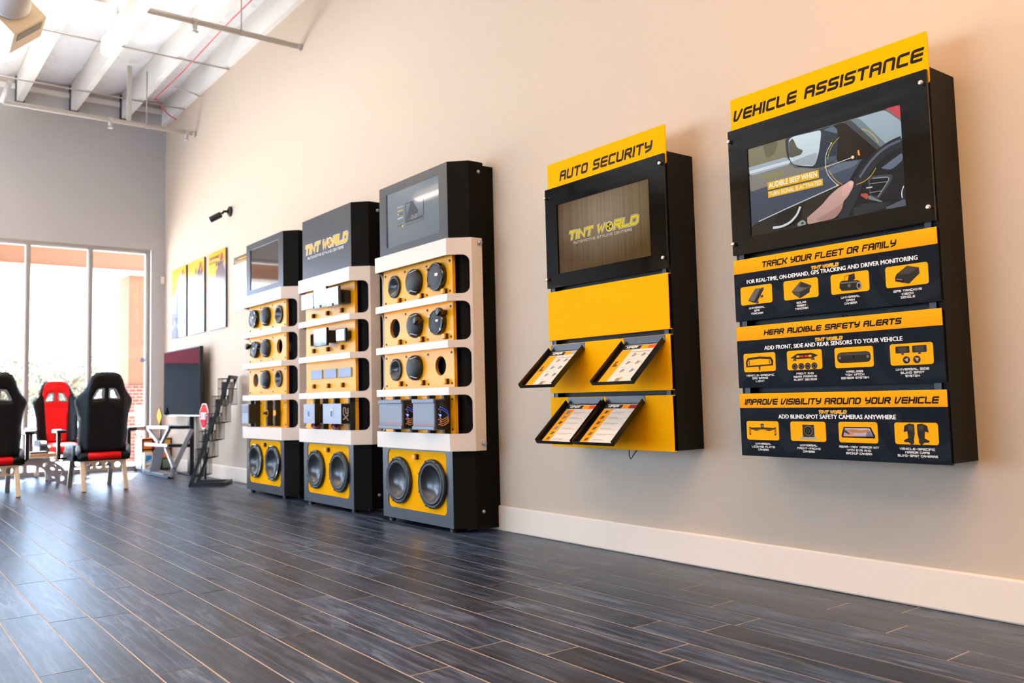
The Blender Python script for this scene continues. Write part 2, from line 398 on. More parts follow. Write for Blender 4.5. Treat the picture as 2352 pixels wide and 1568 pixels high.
def build_floor():
    me_v, me_f, me_c, me_m = [], [], [], []
    def quad(x0, x1, y0, y1, z, c, m):
        k = len(me_v); me_v.extend([(x0, y0, z), (x1, y0, z), (x1, y1, z), (x0, y1, z)]); me_f.append((k, k+1, k+2, k+3)); me_c.append(c); me_m.append(m)
    quad(XL, WX, YB, FY, -.0012, (0, 0, 0), 1)
    known = {-2: 2.812, -1: 2.175, 0: 2.418, 1: 2.277, 2: 2.072, 3: 2.623, 4: 2.726, 5: 2.11, 6: 1.925, 7: 2.764, 8: 2.125, 9: 1.525, 10: 1.82, 11: 1.62}
    L, Wd, g = .861, .1428, .0050
    for k in range(-54, 13):
        x0 = 1.464+k*Wd; x1 = x0+Wd
        if x0 > WX: break
        off = known.get(k, random.uniform(0, L)); n0 = math.floor((YB-off)/L)
        y = off+n0*L
        while y < FY:
            quad(max(x0+g/2, XL), min(x1-g/2, WX), max(y+g/2, YB), min(y+L-g/2, FY), 0, (random.random(), random.random(), random.random()), 0); y += L
    me = bpy.data.meshes.new('floor'); me.from_pydata(me_v, [], me_f); me.update()
    me.materials.append(floor_mat()); me.materials.append(GROUT); me.polygons.foreach_set('material_index', me_m)
    ca = me.color_attributes.new('Col', 'FLOAT_COLOR', 'CORNER'); flat = []
    for p, c in zip(me.polygons, me_c): flat += [*c, 1.]*len(p.vertices)
    ca.data.foreach_set('color', flat)
    o = bpy.data.objects.new('floor', me); COL.objects.link(o); struct(o)
build_floor()
struct(MB().box(WX, WX+.15, YB, FY+.2, -.02, 5.1).build('wall_right', WALL))
struct(MB().box(XL-.15, XL, YB, FY+.2, 2.62, 5.1).box(XL-.15, XL, YB, 2.7, -.02, 2.62).box(XL-.15, XL, 9.7, FY+.2, -.02, 2.62).box(XL-.15, XL, 2.7, 9.7, -.02, .1).build('wall_left', WALL))
struct(MB().box(XL, WX, YB-.15, YB, -.02, 5.1).build('wall_back', WALL))
BAY, HEAD = .68, 2.75
JX = 3.0
struct(MB().box(XL, WX, FY, FY+.18, HEAD+.02, 5.1).box(JX+.03, WX, FY, FY+.18, 0, HEAD+.02).build('wall_far', WALLF))
struct(MB().box(WX-.016, WX, YB, FY, 0, .15).build('baseboard_right', TRIMW, bevel=.009))
FRAME = mat('anodised_frame', '9a948f', .4, .6); FRAMEW = mat('frame_stop', 'd8d4d0', .5)
GLASS = glass_mat()
for i in range(13):
    x1 = JX-.02-i*BAY; x0 = x1-BAY
    w = MB().box(x1-.02, x1+.02, FY, FY+.11, 0, HEAD+.02).box(x0+.02, x1-.02, FY, FY+.11, HEAD-.02, HEAD+.02).box(x0+.02, x1-.02, FY, FY+.11, 0, .06).box(x0+.02, x1-.02, FY+.01, FY+.10, .49, .54)
    w.box(x1-.032, x1-.02, FY+.03, FY+.08, .06, HEAD-.02, 1).box(x0+.02, x1-.02, FY+.03, FY+.08, HEAD-.035, HEAD-.02, 1)
    wo_ = struct(w.build('window_%d' % (i+1), [FRAME, FRAMEW]))
    MB().box(x0+.02, x1-.032, FY+.05, FY+.056, .06, .49).box(x0+.02, x1-.032, FY+.05, FY+.056, .54, HEAD-.035).build('glass', GLASS, wo_)
for i in range(5):  # unseen side windows, added for cool fill from the left
    y0 = 2.7+1.4*i
    w_ = struct(MB().box(XL-.12, XL, y0, y0+.04, .1, 2.62).box(XL-.12, XL, y0+1.36, y0+1.4, .1, 2.62).box(XL-.12, XL, y0+.04, y0+1.36, .1, .15).box(XL-.12, XL, y0+.04, y0+1.36, 2.57, 2.62).build('window_%d' % (i+14), FRAME))
    MB().box(XL-.06, XL-.054, y0+.04, y0+1.36, .15, 2.57).build('glass', GLASS, w_)
# ------------------------------------------------------------------ roof structure
DECK = mat('white_insulation_facing', 'fbfbfb', .6, bump=(7, .9, .05)); JOIST = mat('painted_joist', 'eae4dc', .6); STEEL = mat('dark_bracket', '4a4a4c', .6)
JS = .585; JX0 = 1.49
def deck():
    v = []; f = []; nx, ny = 150, 100
    for j in range(ny+1):
        for i in range(nx+1):
            x = XL+(WX-XL)*i/nx; y = YB+(FY-YB)*j/ny
            t = ((x-JX0)/JS) % 1.0; q = (y/1.22) % 1.0
            sag = .07*math.sin(PI*t)*(.55+.45*math.sin(PI*q))+.02*math.sin(5.1*x+3.7*y)*math.sin(2.3*y)+.012*math.sin(17*y+6*x)
            v.append((x, y, CEIL-.02-sag))
    for j in range(ny):
        for i in range(nx): a = j*(nx+1)+i; f.append((a, a+nx+1, a+nx+2, a+1))
    return MB().add(v, f, 0, True)
dk = deck(); dk.box(XL-.15, WX+.15, YB-.15, FY+.2, CEIL+.02, CEIL+.1)
struct(dk.build('ceiling', DECK, recalc=False))
n = 0
k = -13
while JX0+k*JS < WX-.1:
    x = JX0+k*JS; n += 1
    j = MB().box(x-.034, x+.034, YB, FY-.03, 4.40, 4.72).box(x-.05, x+.05, FY-.05, FY, 4.38, 4.70, 1)
    o = struct(j.build('ceiling_joist', [JOIST, STEEL])); k += 1
struct(MB().box(WX-.05, WX, YB, FY, 4.40, 4.74).build('trim_1', JOIST))
struct(MB().box(XL, WX-.05, FY-.03, FY, 4.55, 4.61).build('trim_2', JOIST))

# ------------------------------------------------------------------ pipes, cable, duct, lamps
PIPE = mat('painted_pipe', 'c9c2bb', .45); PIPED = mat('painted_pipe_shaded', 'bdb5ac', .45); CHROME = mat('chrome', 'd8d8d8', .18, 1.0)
def sprinkler_pipe(y, z, x0, heads, hang, label, r, elbow=False):
    t = thing('sprinkler_pipe', label, 'pipe', (0, y, z), group=None)
    path = [(x0, 0, 0), (WX-.04, 0, 0)]
    if elbow: path = [(x0-.02, -.6, .02), (x0-.02, -.06, 0), (x0+.01, -.01, 0)]+path[1:]
    MB().tube(path, r, 12).build('pipe', PIPE, t)
    for x in heads:
        MB().lathe([(0, -.03), (.022, -.03), (.022, .05), (.016, .055), (.016, .075), (.03, .078), (.03, .084), (0, .084)], (x, 0, -r*.3), (0, 0, -1), 12).lathe([(r*1.25, -.022), (r*1.25, .022)], (x, 0, 0), (1, 0, 0), 14).build('sprinkler_head', PIPE, t)
    for x in hang:
        MB().tube([(x, 0, r), (x, 0, 4.62-z)], .006, 6).lathe([(r*1.15, -.012), (r*1.15, .012)], (x, 0, 0), (1, 0, 0), 14).build('hanger_rod', PIPED, t)
    MB().lathe([(0, 0), (r*1.3, 0), (r*1.3, .035), (0, .035)], (WX-.04, 0, 0), (1, 0, 0), 14).build('wall_flange', PIPE, t)
    return t
sp1 = sprinkler_pipe(9.88, 3.98, 1.18, (2.23, 3.07), (2.62,), 'white sprinkler pipe nearest the far wall, ending at the right wall', .026, True)
MB().box(2.405, 2.45, -.02, .02, .02, .66).build('drop_post', PIPE, sp1)
sprinkler_pipe(6.93, 3.99, XL, (2.22,), (2.62, -1.5), 'grey sprinkler pipe crossing above the strip light', .024)
for y, lab in ((8.74, 'thin brace rod under the joists beyond the strip light end'), (10.25, 'thin brace rod under the joists nearest the far wall')):
    r_ = MB().tube([(-6, y, 4.385), (WX-.01, y, 4.385)], .009, 8)
    tag(r_.build('brace_rod', PIPED), lab, 'rod')
tag(MB().tube([(2.86, 9.65, 4.42), (3.0, 9.66, 4.40), (3.1, 9.66, 4.38), (WX-.015, 9.66, 4.36)], .011, 8).build('flexible_conduit', PIPE), 'short bent conduit stub at the top of the right wall', 'conduit')
RED = mat('red_cable', 'd2504e', .5)
tag(MB().tube(spline([(2.72, 4.0, 4.36), (2.765, 6.0, 4.355), (2.74, 7.5, 4.352), (2.755, 9.0, 4.355), (2.74, 9.95, 4.36), (2.77, 10.02, 4.355), (3.0, 10.4, 4.345), (WX-.03, 10.52, 4.33)], 3), .0065, 6).build('red_cable', RED), 'thin red cable run under the third joist to the wall', 'cable')

LENS = mat('lamp_lens', 'ffffff', .5, emit='ffe4c6', power=LAMP_POWER); UPL = mat('added_uplight', 'ffffff', .5, emit='fffaf2', power=LAMP_POWER*3.6); WARM = mat('added_warm_lens', 'ffffff', .5, emit='ffcc92', power=LAMP_POWER*6.2); LBODY = mat('lamp_body', 'e8ddcc', .5); CHAIN = mat('chain', '6a6662', .4, .8)  # upward glow added to whiten the ceiling; warm lens boosts the unseen lamps
def strip_light(x, y0, y1, label, z=3.80, lens=None):
    t = thing('strip_light', label, 'light', (x, (y0+y1)/2, z), group=None); h = (y1-y0)/2
    MB().box(-.049, .049, -h, h, .03, .075).build('housing', LBODY, t, bevel=.006)
    prof = [(math.cos(a)*.048, -.004-math.sin(a)*.045) for a in [PI*i/10 for i in range(11)]]
    v = [(px, -h+.0, pz+.03) for px, pz in prof]+[(px, h, pz+.03) for px, pz in prof]
    F = [(i, i+1, 12+i, 11+i) for i in range(10)]+[tuple(range(11)), tuple(range(11, 22))]
    MB().add(v, F, 0, False).build('lens', lens or LENS, t)
    for sx in (-1, 1): MB().box(sx*.053-.003, sx*.053+.003, -h, h, -.008, .06).build('added_skirt', LBODY, t)  # skirts added to keep the glow off the upper wall
    MB().box(-.042, .042, -h+.02, h-.02, .0745, .079).build('added_uplight', UPL, t)  # upward glow added to brighten the roof deck
    for sx in (-1, 1): MB().box(sx*.048-.003, sx*.048+.003, -h, h, .075, .122).build('added_reflector', LBODY, t)  # sides added to narrow the upward beam
    for yy in (-h+.35, h-.35):
        c = MB()
        for i in range(14):
            zz = .08+i*.024
            rr = [(-.0+.007*math.cos(a)*(1 if i % 2 else 0), yy+.007*math.cos(a)*(0 if i % 2 else 1), zz+.016*math.sin(a)) for a in [2*PI*q/8 for q in range(8)]]
            c.tube(rr, .0022, 5, closed=True)
        c.tube([(0, yy, .40), (0, yy, .82)], .003, 5)
        c.build('chain', CHAIN, t)
    return t
strip_light(1.675, 5.15, 7.55, 'lit linear strip light hanging on chains below the roof')
for x, y0 in ((.75, 2.0), (1.4, -.9), (1.2, -4.0), (.6, 8.25), (-.97, 8.3), (-.97, 5.2), (-.97, 2.1), (-1.2, -1.0)):  # lamps out of view, added for fill; warm ones brighten the right wall
    strip_light(x, y0, y0+2.4, 'unseen linear strip light, added to light the rest of the shop', lens=WARM if x > 1 else None)['group'] = 'unseen strip lights added over the rest of the shop'

DUCT = mat('beige_duct', 'dfc9a8', .5); DUCTW = mat('white_duct', 'e6e0d8', .5); SLOT = mat('grille_slot', '8f8574', .7)
def duct():
    a, b, c = Vector((.7288, .1172, .6746)), Vector((-.6847, .1415, .7150)), Vector((.0116, .9830, -.1833))
    K = Vector((.831, 6.457, 3.370)); wa, wb, wc = .28, .34, .26
    t = thing('air_diffuser', 'beige diamond-turned duct box with a round duct, under the roof at top left', 'duct', K)
    MB().obox((0, 0, 0), a*wa, b*wb, c*wc).build('duct_box', DUCT, t, bevel=.004)
    MB().obox(a*.035+c*.03-b*.004, a*(wa-.07), c*.09, b*.006).build('grille', SLOT, t)
    cc = a*.14+b*.19
    MB().lathe([(.122, .02), (.122, .0), (.132, -.017), (.132, -.04), (.122, -.045), (.122, -1.2), (.0, -1.2)], cc, c, 32).build('round_collar', DUCTW, t)
duct()

# ------------------------------------------------------------------ the three audio display towers
BLACK = mat('charcoal_cabinet', '292b31', .34, spec=.65); BLACKS = mat('charcoal_side_shade', '12100d', .55, spec=.06)  # side copy of the cabinet finish, darker: shade put into the colour
CREAM = mat('white_frame', 'e4d2c2', .34, spec=.4, coat=.0); YEL = mat('yellow_board', 'f3a602', .34, spec=.42); YELP = mat('yellow_panel', 'f4a900', .5, spec=.02)
WOOD = mat('board_edge', 'b9803c', .6); DARK = mat('matte_black', '101011', .5); RUB = mat('black_rubber', '17181a', .45); GLOSS = mat('gloss_black', '0a0a0b', .12, coat=.5)
MESHG = mat('speaker_mesh', '202327', .38, .3, bump=(900, .6, .002)); CONE = mat('speaker_cone', '26282b', .30, .1, coat=.35); SILVER = mat('silver', 'b9bcc2', .28, .9); GREYF = mat('grey_aluminium', '6a707c', .42, .15)
LIGHTF = mat('light_aluminium', '98a1b0', .42, .1); WHITEM = mat('white_plastic', 'eeeeee', .4); SCRG = mat('dark_screen_glass', '0c0d10', .04, coat=1.0, spec=.6)
COPPER = mat('copper_wire', 'c98a54', .4, .5); BLUEW = mat('blue_wire', '2b4fb8', .5); REDW = mat('red_wire', 'b03038', .5); LEDB = mat('blue_led', '2040ff', .3, emit='3a5bff', power=6)
RPRINT = print_mat('printed_panel', .5, .05); GPRINT = print_mat('gloss_print', .16, .5, .6)

CAPF, FRF, BRD = -.288, -.318, -.262            # front planes of cabinet, frame and boards
ROWS = ((1.43, 1.665), (1.15, 1.385), (.868, 1.105), (.59, .822)); RC = (1.555, 1.276, 1.002, .705)

def footprint(front, w, cw, back=0.):
    """chamfered plan: half width w, front half width cw"""
    d = w-cw
    return [(-w, back), (-w, front+d), (-cw, front), (cw, front), (w, front+d), (w, back)]

def sp_open(t, x, z, r, y=BRD):
    """uncovered driver: ring, rubber surround, cone and dust cap"""
    s = MB().lathe([(r*.98, 0), (r, .004), (r*.99, .012), (r*.9, .015), (r*.87, .012)], (x, y, z), n=36)
    for k in range(8): a = 2*PI*k/8+.3; s.lathe([(0, .0165), (r*.045, .0155), (r*.045, .012)], (x+r*.94*math.cos(a), y, z+r*.94*math.sin(a)), n=8)
    o = s.build('speaker', RUB, t)
    MB().lathe([(r*.88, .012), (r*.83, .017), (r*.76, .012), (r*.70, .009), (r*.28, -.022), (r*.2, -.024)], (x, y, z), n=36).build('cone', CONE, o)
    MB().lathe([(r*.22, -.02), (r*.2, -.008), (r*.12, .002), (0, .006)], (x, y, z), n=20).build('dust_cap', GREYF, o)
def sp_dome(t, x, z, r, y=BRD):
    """tall domed grille with silver wave trims at top and bottom"""
    o = MB().lathe([(r*1.0, 0), (r*1.02, .008), (r*1.0, .024), (r*.95, .030)], (x, y, z), n=36).build('speaker', RUB, t)
    MB().lathe([(r*.96, .028), (r*.9, .036), (r*.7, .046), (r*.4, .053), (0, .055)], (x, y, z), n=36).build('grille', MESHG, o)
    w = MB()
    for sg in (1, -1): w.tube([(x+u*r*.6, y-.030-.030*max(0, 1-(u*.6)**2-(.80-.10*math.cos(u*PI)-.08*u*u)**2), z+sg*r*(.80-.10*math.cos(u*PI)-.08*u*u)) for u in [i/8-1 for i in range(17)]], .0028, 6)
    w.build('wave_trim', SILVER, o)
def sp_flat(t, x, z, r, y=BRD):
    """flat mesh grille in a gloss ring with a small white badge"""
    o = MB().lathe([(r*1.0, 0), (r*1.02, .012), (r*1.0, .034), (r*.93, .038), (r*.90, .034)], (x, y, z), n=36)
    for a in (.6, 2.5, 3.8, 5.6): o.obox((x+r*.97*math.cos(a)-.008, y-.040, z+r*.97*math.sin(a)-.008), (.016, 0, 0), (0, .03, 0), (0, 0, .016))
    o = o.build('speaker', GLOSS, t)
    MB().lathe([(r*.91, .033), (r*.85, .036), (0, .040)], (x, y, z), n=36).build('grille', MESHG, o)
    MB().box(x+r*.18, x+r*.52, y-.0425, y-.037, z+r*.02, z+r*.20).build('badge', WHITEM, o)
def sp_hole(t, x, z, r): pass
def tweeter(t, x, z, y=BRD):
    o = MB().lathe([(.016, 0), (.017, .03), (.026, .034), (.028, .05), (.026, .062), (.019, .066)], (x, y, z), n=20).build('tweeter', GLOSS, t)
    MB().lathe([(.019, .063), (.010, .068), (0, .071)], (x, y, z), n=16).build('dome', GREYF, o)
def subwoofer(t, x, z, r, y, style):
    s = MB().lathe([(r*.96, .0), (r, .004), (r*1.0, .02), (r*.97, .026), (r*.89, .028), (r*.86, .022)], (x, y, z), n=48)
    if style:
        for k in range(16):
            a = 2*PI*k/16; s.lathe([(0, .0295), (r*.025, .0285), (r*.028, .024)], (x+r*.93*math.cos(a), y, z+r*.93*math.sin(a)), n=6)
    for k in range(8):
        a = 2*PI*(k+.5)/8; c, d = math.cos(a), math.sin(a); s.obox((x+r*.90*c-d*.004, y-.030, z+r*.90*d+c*.004), (c*r*.09, 0, d*r*.09), (0, .006, 0), (d*.008, 0, -c*.008))
    o = s.build('subwoofer', RUB if style else GLOSS, t)
    MB().lathe([(r*.87, .022), (r*.84, .028), (r*.79, .030), (r*.73, .026), (r*.70, .020)], (x, y, z), n=48).build('surround', RUB, o)
    MB().lathe([(r*.71, .021), (r*.62, .006), (r*.5, -.008), (r*.34, -.017), (r*.15, -.022), (0, -.023)], (x, y, z), n=48).build('cone', CONE, o)
def button(t, x, z, y=BRD):
    o = MB().box(x-.017, x+.017, y-.016, y, z-.017, z+.017).build('push_button', DARK, t, bevel=.002)
    MB().box(x-.0165, x+.0135, y-.030, y-.016, z-.015, z+.015).build('button_cap', YEL, o, bevel=.003)

def board(t, row, holes, bolts=True):
    z0, z1 = ROWS[row]; z0 -= .03; z1 += .03
    m = MB().plate(rrect(-.415, z0, .415, z1, .002), [circle(x, RC[row], r, 40) for x, r in holes], BRD, BRD+.022, 0)
    k = len(m.f)
    if holes:                                            # raw wood shows in the cut edge of a hole
        for i, f in enumerate(m.f):
            vs = [m.v[j] for j in f]
            if any(abs(math.hypot(v[0]-x, v[2]-RC[row])-r) < 1e-4 for v in vs[:1] for x, r in holes) and len(f) == 4 and abs(vs[0][1]-vs[2][1]) > .01: m.m[i] = 1
    if bolts:
        for x in (-.39, -.135, .13, .39):
            for z in (z0+.055, z1-.055): m.lathe([(.0075, 0), (.0072, .003), (0, .004)], (x, BRD, z), n=10, m=2)
    m.build('yellow_board', [YEL, WOOD, DARK], t)

def frame(t):
    pts = [(-.535, -.122), (-.535, -.20), (-.435, FRF), (.435, FRF), (.535, -.20), (.535, -.122)]
    P = [Vector(p) for p in pts]; S = [0]
    for i in range(5): S.append(S[-1]+(P[i+1]-P[i]).length)
    mid = (S[2]+S[3])/2; S = [s-mid for s in S]
    nrm = []
    for i in range(6):
        d1 = (P[i]-P[i-1]).normalized() if i else None; d2 = (P[i+1]-P[i]).normalized() if i < 5 else None
        n1 = Vector((d1.y, -d1.x)) if d1 else None; n2 = Vector((d2.y, -d2.x)) if d2 else None
        n = (n1+n2).normalized() if (n1 and n2) else (n1 or n2); nrm.append(n/(n.dot(n1 or n2)))
    T = .012
    def fn(s, z, k):
        i = max(j for j in range(5) if S[j] <= s+1e-7); u = (s-S[i])/(S[i+1]-S[i]); p = P[i].lerp(P[i+1], u)
        d = (P[i+1]-P[i]).normalized(); n = Vector((d.y, -d.x))
        if u < 1e-5: n = nrm[i]
        elif u > 1-1e-5: n = nrm[i+1]
        q = p - n*T*k if k else p
        return (q.x, q.y, z)
    holes = [rrect(-.575, a, .575, b, .045, 6) for a, b in ROWS]
    segs = []
    for s in S[1:-1]:
        zs = [.487] + [z for a, b in reversed(ROWS) for z in (a, b)] + [1.767]
        if abs(s) < .5: segs += [((s, zs[i]), (s, zs[i+1])) for i in range(0, len(zs), 2)]
        else: segs.append(((s, .487), (s, 1.767)))
    MB().plate(rrect(S[0], .487, S[-1], 1.767), holes, 0, 0, 0, (), segs, fn).build('white_frame', CREAM, t)
    for sx in (-1, 1):
        for z in (1.738, .530): MB().lathe([(.007, -.01), (.007, .004), (.014, .006), (.014, .018), (.009, .021), (0, .021)], (sx*.535, -.145, z), (sx, 0, 0), 14).build('standoff_bolt', SILVER, t)

def tower(yc, label, sx=(-.199, .20), sz=.278):
    t = thing('display_tower', label, 'display stand', (WX, yc, 0), -PI/2, 'audio display towers along the wall')
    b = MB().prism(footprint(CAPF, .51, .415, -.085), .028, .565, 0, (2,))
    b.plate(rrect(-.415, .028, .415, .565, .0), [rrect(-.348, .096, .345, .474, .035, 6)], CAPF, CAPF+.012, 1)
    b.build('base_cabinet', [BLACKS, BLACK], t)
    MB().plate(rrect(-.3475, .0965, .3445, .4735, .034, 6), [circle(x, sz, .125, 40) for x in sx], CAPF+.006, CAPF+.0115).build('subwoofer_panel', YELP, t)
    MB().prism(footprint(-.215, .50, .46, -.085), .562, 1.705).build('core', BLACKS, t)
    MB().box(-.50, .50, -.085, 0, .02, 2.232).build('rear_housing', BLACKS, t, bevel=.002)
    for x in (-.36, .36):
        for y in (-.25, -.12): MB().lathe([(.022, 0), (.022, .028), (0, .028)], (x, y, 0), (0, 0, 1), 16).build('foot', RUB, t)
    MB().lathe([(.011, 0), (.011, .006), (0, .009)], (.51, -.135, .125), (1, 0, 0), 14).build('side_bolt', SILVER, t)
    MB().lathe([(.011, 0), (.011, .006), (0, .009)], (.51, -.12, 2.185), (1, 0, 0), 14).build('side_bolt', SILVER, t)
    frame(t); button(t, .012, .436, CAPF+.005)
    for x, z in ((-.325, .43), (-.08, .43), (.095, .43), (.322, .43), (-.325, .14), (.322, .14), (-.055, .14)): pass
    return t
def head(t, screen):
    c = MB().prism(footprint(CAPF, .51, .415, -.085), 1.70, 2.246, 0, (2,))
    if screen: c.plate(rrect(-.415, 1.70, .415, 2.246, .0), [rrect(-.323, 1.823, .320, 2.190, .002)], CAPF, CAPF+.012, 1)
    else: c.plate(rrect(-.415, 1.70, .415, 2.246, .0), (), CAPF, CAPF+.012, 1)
    return c.build('head_cabinet', [BLACKS, BLACK], t)

# third tower from the window: nearest the camera
T3 = tower(4.641, 'nearest speaker tower, with a lit grey screen and two silver amplifiers')
head(T3, True)
def t3screen():
    P = Print(); x0, x1, z0, z1 = -.3225, .3195, 1.8235, 2.1895; W = x1-x0; H = z1-z0
    n = 16
    for i in range(n):
        a, b = i/n, (i+1)/n; sh = lambda v: tuple(c*(.80+.35*v) for c in srgb('66707a'))
        P.poly([(x0, z0+a*H), (x1, z0+a*H), (x1, z0+b*H), (x0, z0+b*H)], [sh(a), sh(a*.7), sh(b*.7), sh(b)])
    q = lambda u, v: (x0+u*W, z0+v*H)
    P.poly([q(.36, .36), q(.72, .36), q(.72, .72), q(.36, .72)], '2e3640', 1)
    P.poly([q(.375, .40), q(.705, .40), q(.705, .70), q(.375, .70)], ['46505c', '525c68', '79858f', '5f6c78'], 2)
    P.poly([q(.375, .42), q(.47, .70), q(.52, .70), q(.62, .50), q(.56, .44)], '323b44', 3)
    for i, (u, v) in enumerate(((.50, .43), (.56, .43))): P.poly(circle(*q(u, v), .014, 16), '8b8490', 4); P.poly(circle(*q(u, v), .008, 12), '3b3d48', 5)
    P.poly([q(.36, .31), q(.74, .31), q(.72, .335), q(.37, .335)], '4e5862', 2); P.poly([q(.70, .36), q(.76, .40), q(.75, .44), q(.72, .42)], '59636e', 2)
    for i in range(6):
        v = .68-i*.068; P.poly([q(.21, v), q(.32, v), q(.32, v+.022), q(.21, v+.022)], ['9aa0a6', 'b7a33a', '3c4650', '9fb8cc', '505a66', '3a3f48'][i], 2)
    P.poly(circle(*q(.225, .56), .008, 12), 'c9b23a', 3); P.poly(circle(*q(.31, .33), .009, 12), 'c9b23a', 3)
    P.build('screen', print_mat('lit_screen', .05, .5, .5, .95), T3, (0, CAPF+.008, 0))
t3screen()
X3 = (-.275, .0, .268)
board(T3, 0, [(X3[0], .062), (X3[1], .062), (X3[2], .065)]); board(T3, 1, [(X3[0], .065), (X3[1], .062), (X3[2], .065)]); board(T3, 2, [(X3[0], .06), (X3[1], .06), (X3[2], .060)]); board(T3, 3, [])
sp_open(T3, X3[0]+.01, RC[0], .076); sp_dome(T3, X3[1], RC[0], .084); sp_flat(T3, X3[2], RC[0], .088)
sp_dome(T3, X3[1], RC[1]-.002, .079); tweeter(T3, .068, RC[1]+.020); sp_flat(T3, X3[2], RC[1]-.005, .077); tweeter(T3, .335, RC[1]+.052)
sp_open(T3, X3[0]+.015, RC[2]-.003, .074); sp_dome(T3, X3[1]-.01, RC[2], .080)
for r in (1.456, 1.180, .904):
    for x in (-.20, .072, .342): button(T3, x, r)
subwoofer(T3, -.199, .278, .151, CAPF+.006, 1); subwoofer(T3, .20, .278, .151, CAPF+.006, 1)

def amp_rails(t, x, y=BRD):
    """pair of black mounting rails behind an amplifier"""
    MB().box(x-.014, x+.014, y-.045, y, .585, .825).build('mounting_rail', DARK, t, bevel=.003)
def amp_big(t, x0, x1):
    z0, z1, yf, yb = .617, .797, -.385, -.305
    o = MB().box(x0, x1, yf, yb, z0, z1).build('amplifier', GREYF, t, bevel=.006)
    MB().box(x0-.002, x1+.002, yf-.006, yb, z1-.022, z1+.004).box(x0-.002, x1+.002, yf-.006, yb, z0-.004, z0+.020).build('edge_bar', mat('bar_aluminium', '5d6470', .35, .3), o, bevel=.004)
    MB().box(x0+.004, x1-.004, yf-.0025, yf, z0+.030, z0+.035).build('red_line', mat('red_line', 'a84a48', .4), o)
    MB().box(x1, x1+.010, yf+.012, yb, z0+.004, z1-.004).build('end_plate', DARK, o)
    w = MB()
    for i in range(8): w.lathe([(.004, 0), (.004, .006), (0, .006)], (x1+.010, yf+.025+.012*(i % 2), z0+.03+.015*i), (1, 0, 0), 8)
    w.build('terminal', COPPER, o)
    for i in range(4):
        zz = z0+.035+.012*i
        MB().tube(spline([(x1+.012, yf+.03, zz), (x1+.035, yf+.04, zz-.012), (x1+.05, yf+.07, zz+.01), (x1+.03, yb-.002, zz+.03)]), .0022, 6).build('copper_wire', COPPER, o)
    for i in range(3):
        zz = z1-.04-.014*i
        MB().tube(spline([(x1+.012, yf+.03, zz), (x1+.03, yf+.035, zz+.006), (x1+.055, yf+.06, zz-.02), (x1+.04, yb-.004, zz-.06)]), .003, 6).build('blue_wire', BLUEW if i else DARK, o)
    MB().sphere((x1+.014, yf+.035, z0+.085), .006).build('blue_lamp', LEDB, o)
    for x in (x0+.06, x1-.02): amp_rails(t, x)
amp_big(T3, -.290, .0); amp_big(T3, .130, .372)

# middle tower
T2 = tower(5.893, 'middle speaker tower, with a yellow wordmark on its head and car stereo screens', (-.190, .206), .281)
head(T2, False)
P = Print(); logo(P, -.37, .375, 1.968, 2.040, 1, sub=("AUTOMOTIVE STYLING CENTERS", -.315, .30, 1.926, .0195))
P.build('wordmark', print_mat('vinyl_print', .4), T2, (0, CAPF-.0006, 0))
for r in (0, 1, 2): board(T2, r, [], False)
board(T2, 3, [], False)
for r in (1.472, 1.196, .918):
    for x in (-.262, -.012, .222): button(T2, x, r)
subwoofer(T2, -.190, .281, .148, CAPF+.006, 1); subwoofer(T2, .206, .281, .148, CAPF+.006, 1)
CHRS = mat('screen_face', 'aab4be', .06, .85)
def head_unit(t, x0, x1, z0, z1, y, tilt=0., knob=False, border=False, bx=None, deep=True):
    """car stereo: flip screen on a deep mounting body"""
    o = MB().box(x0, x1, y, y+.022, z0, z1).build('head_unit', GLOSS, t, bevel=.005)
    d = .010 if border else .004
    MB().box(x0+d, x1-d, y-.003, y, z0+(.022 if knob else d), z1-d).build('unit_screen', CHRS, o)
    if knob:
        MB().lathe([(.011, 0), (.012, .008), (.009, .010), (0, .010)], ((x0+x1)/2, y, z0+.012), n=16).build('knob', SILVER, o)
    bx = bx or (x0+.03, x1-.03)
    if deep: MB().box(bx[0], bx[1], y+.022, BRD, z0+.025, z1-.02).build('mounting_body', DARK, o, bevel=.003)
head_unit(T2, -.335, -.125, 1.518, 1.642, -.335)
head_unit(T2, -.035, .175, 1.500, 1.655, -.372, knob=True)
head_unit(T2, .182, .385, 1.492, 1.632, -.378, knob=True, bx=(.24, .33))
MB().box(.255, .355, -.315, BRD, 1.512, 1.606).build('mounting_bracket', DARK, T2, bevel=.003)
c = MB()
for a in ((-.29, -.285, 1.235, 1.33), (-.195, -.19, 1.235, 1.33)): c.box(a[0], a[1], -.285, BRD, a[2], a[3])
c.box(-.29, -.19, -.285, BRD, 1.325, 1.33).box(-.29, -.19, -.285, BRD, 1.235, 1.24).build('mounting_cage', DARK, T2)
head_unit(T2, -.06, .150, 1.213, 1.350, -.360, bx=(.06, .13))
MB().box(.03, .14, -.318, BRD, 1.268, 1.328).build('mounting_bracket', DARK, T2, bevel=.003)
MB().box(.06, .13, -.268, BRD, 1.235, 1.263).build('price_tag', WHITEM, T2)
head_unit(T2, .215, .365, 1.233, 1.330, -.318, border=True, bx=(.225, .355))
for x in (-.315, -.075, .160): MB().box(x, x+.2, -.272, BRD, .974, 1.043).build('sample_plate', mat('blue_grey_plate', '9aa8c0', .5, spec=.2), T2, bevel=.002)
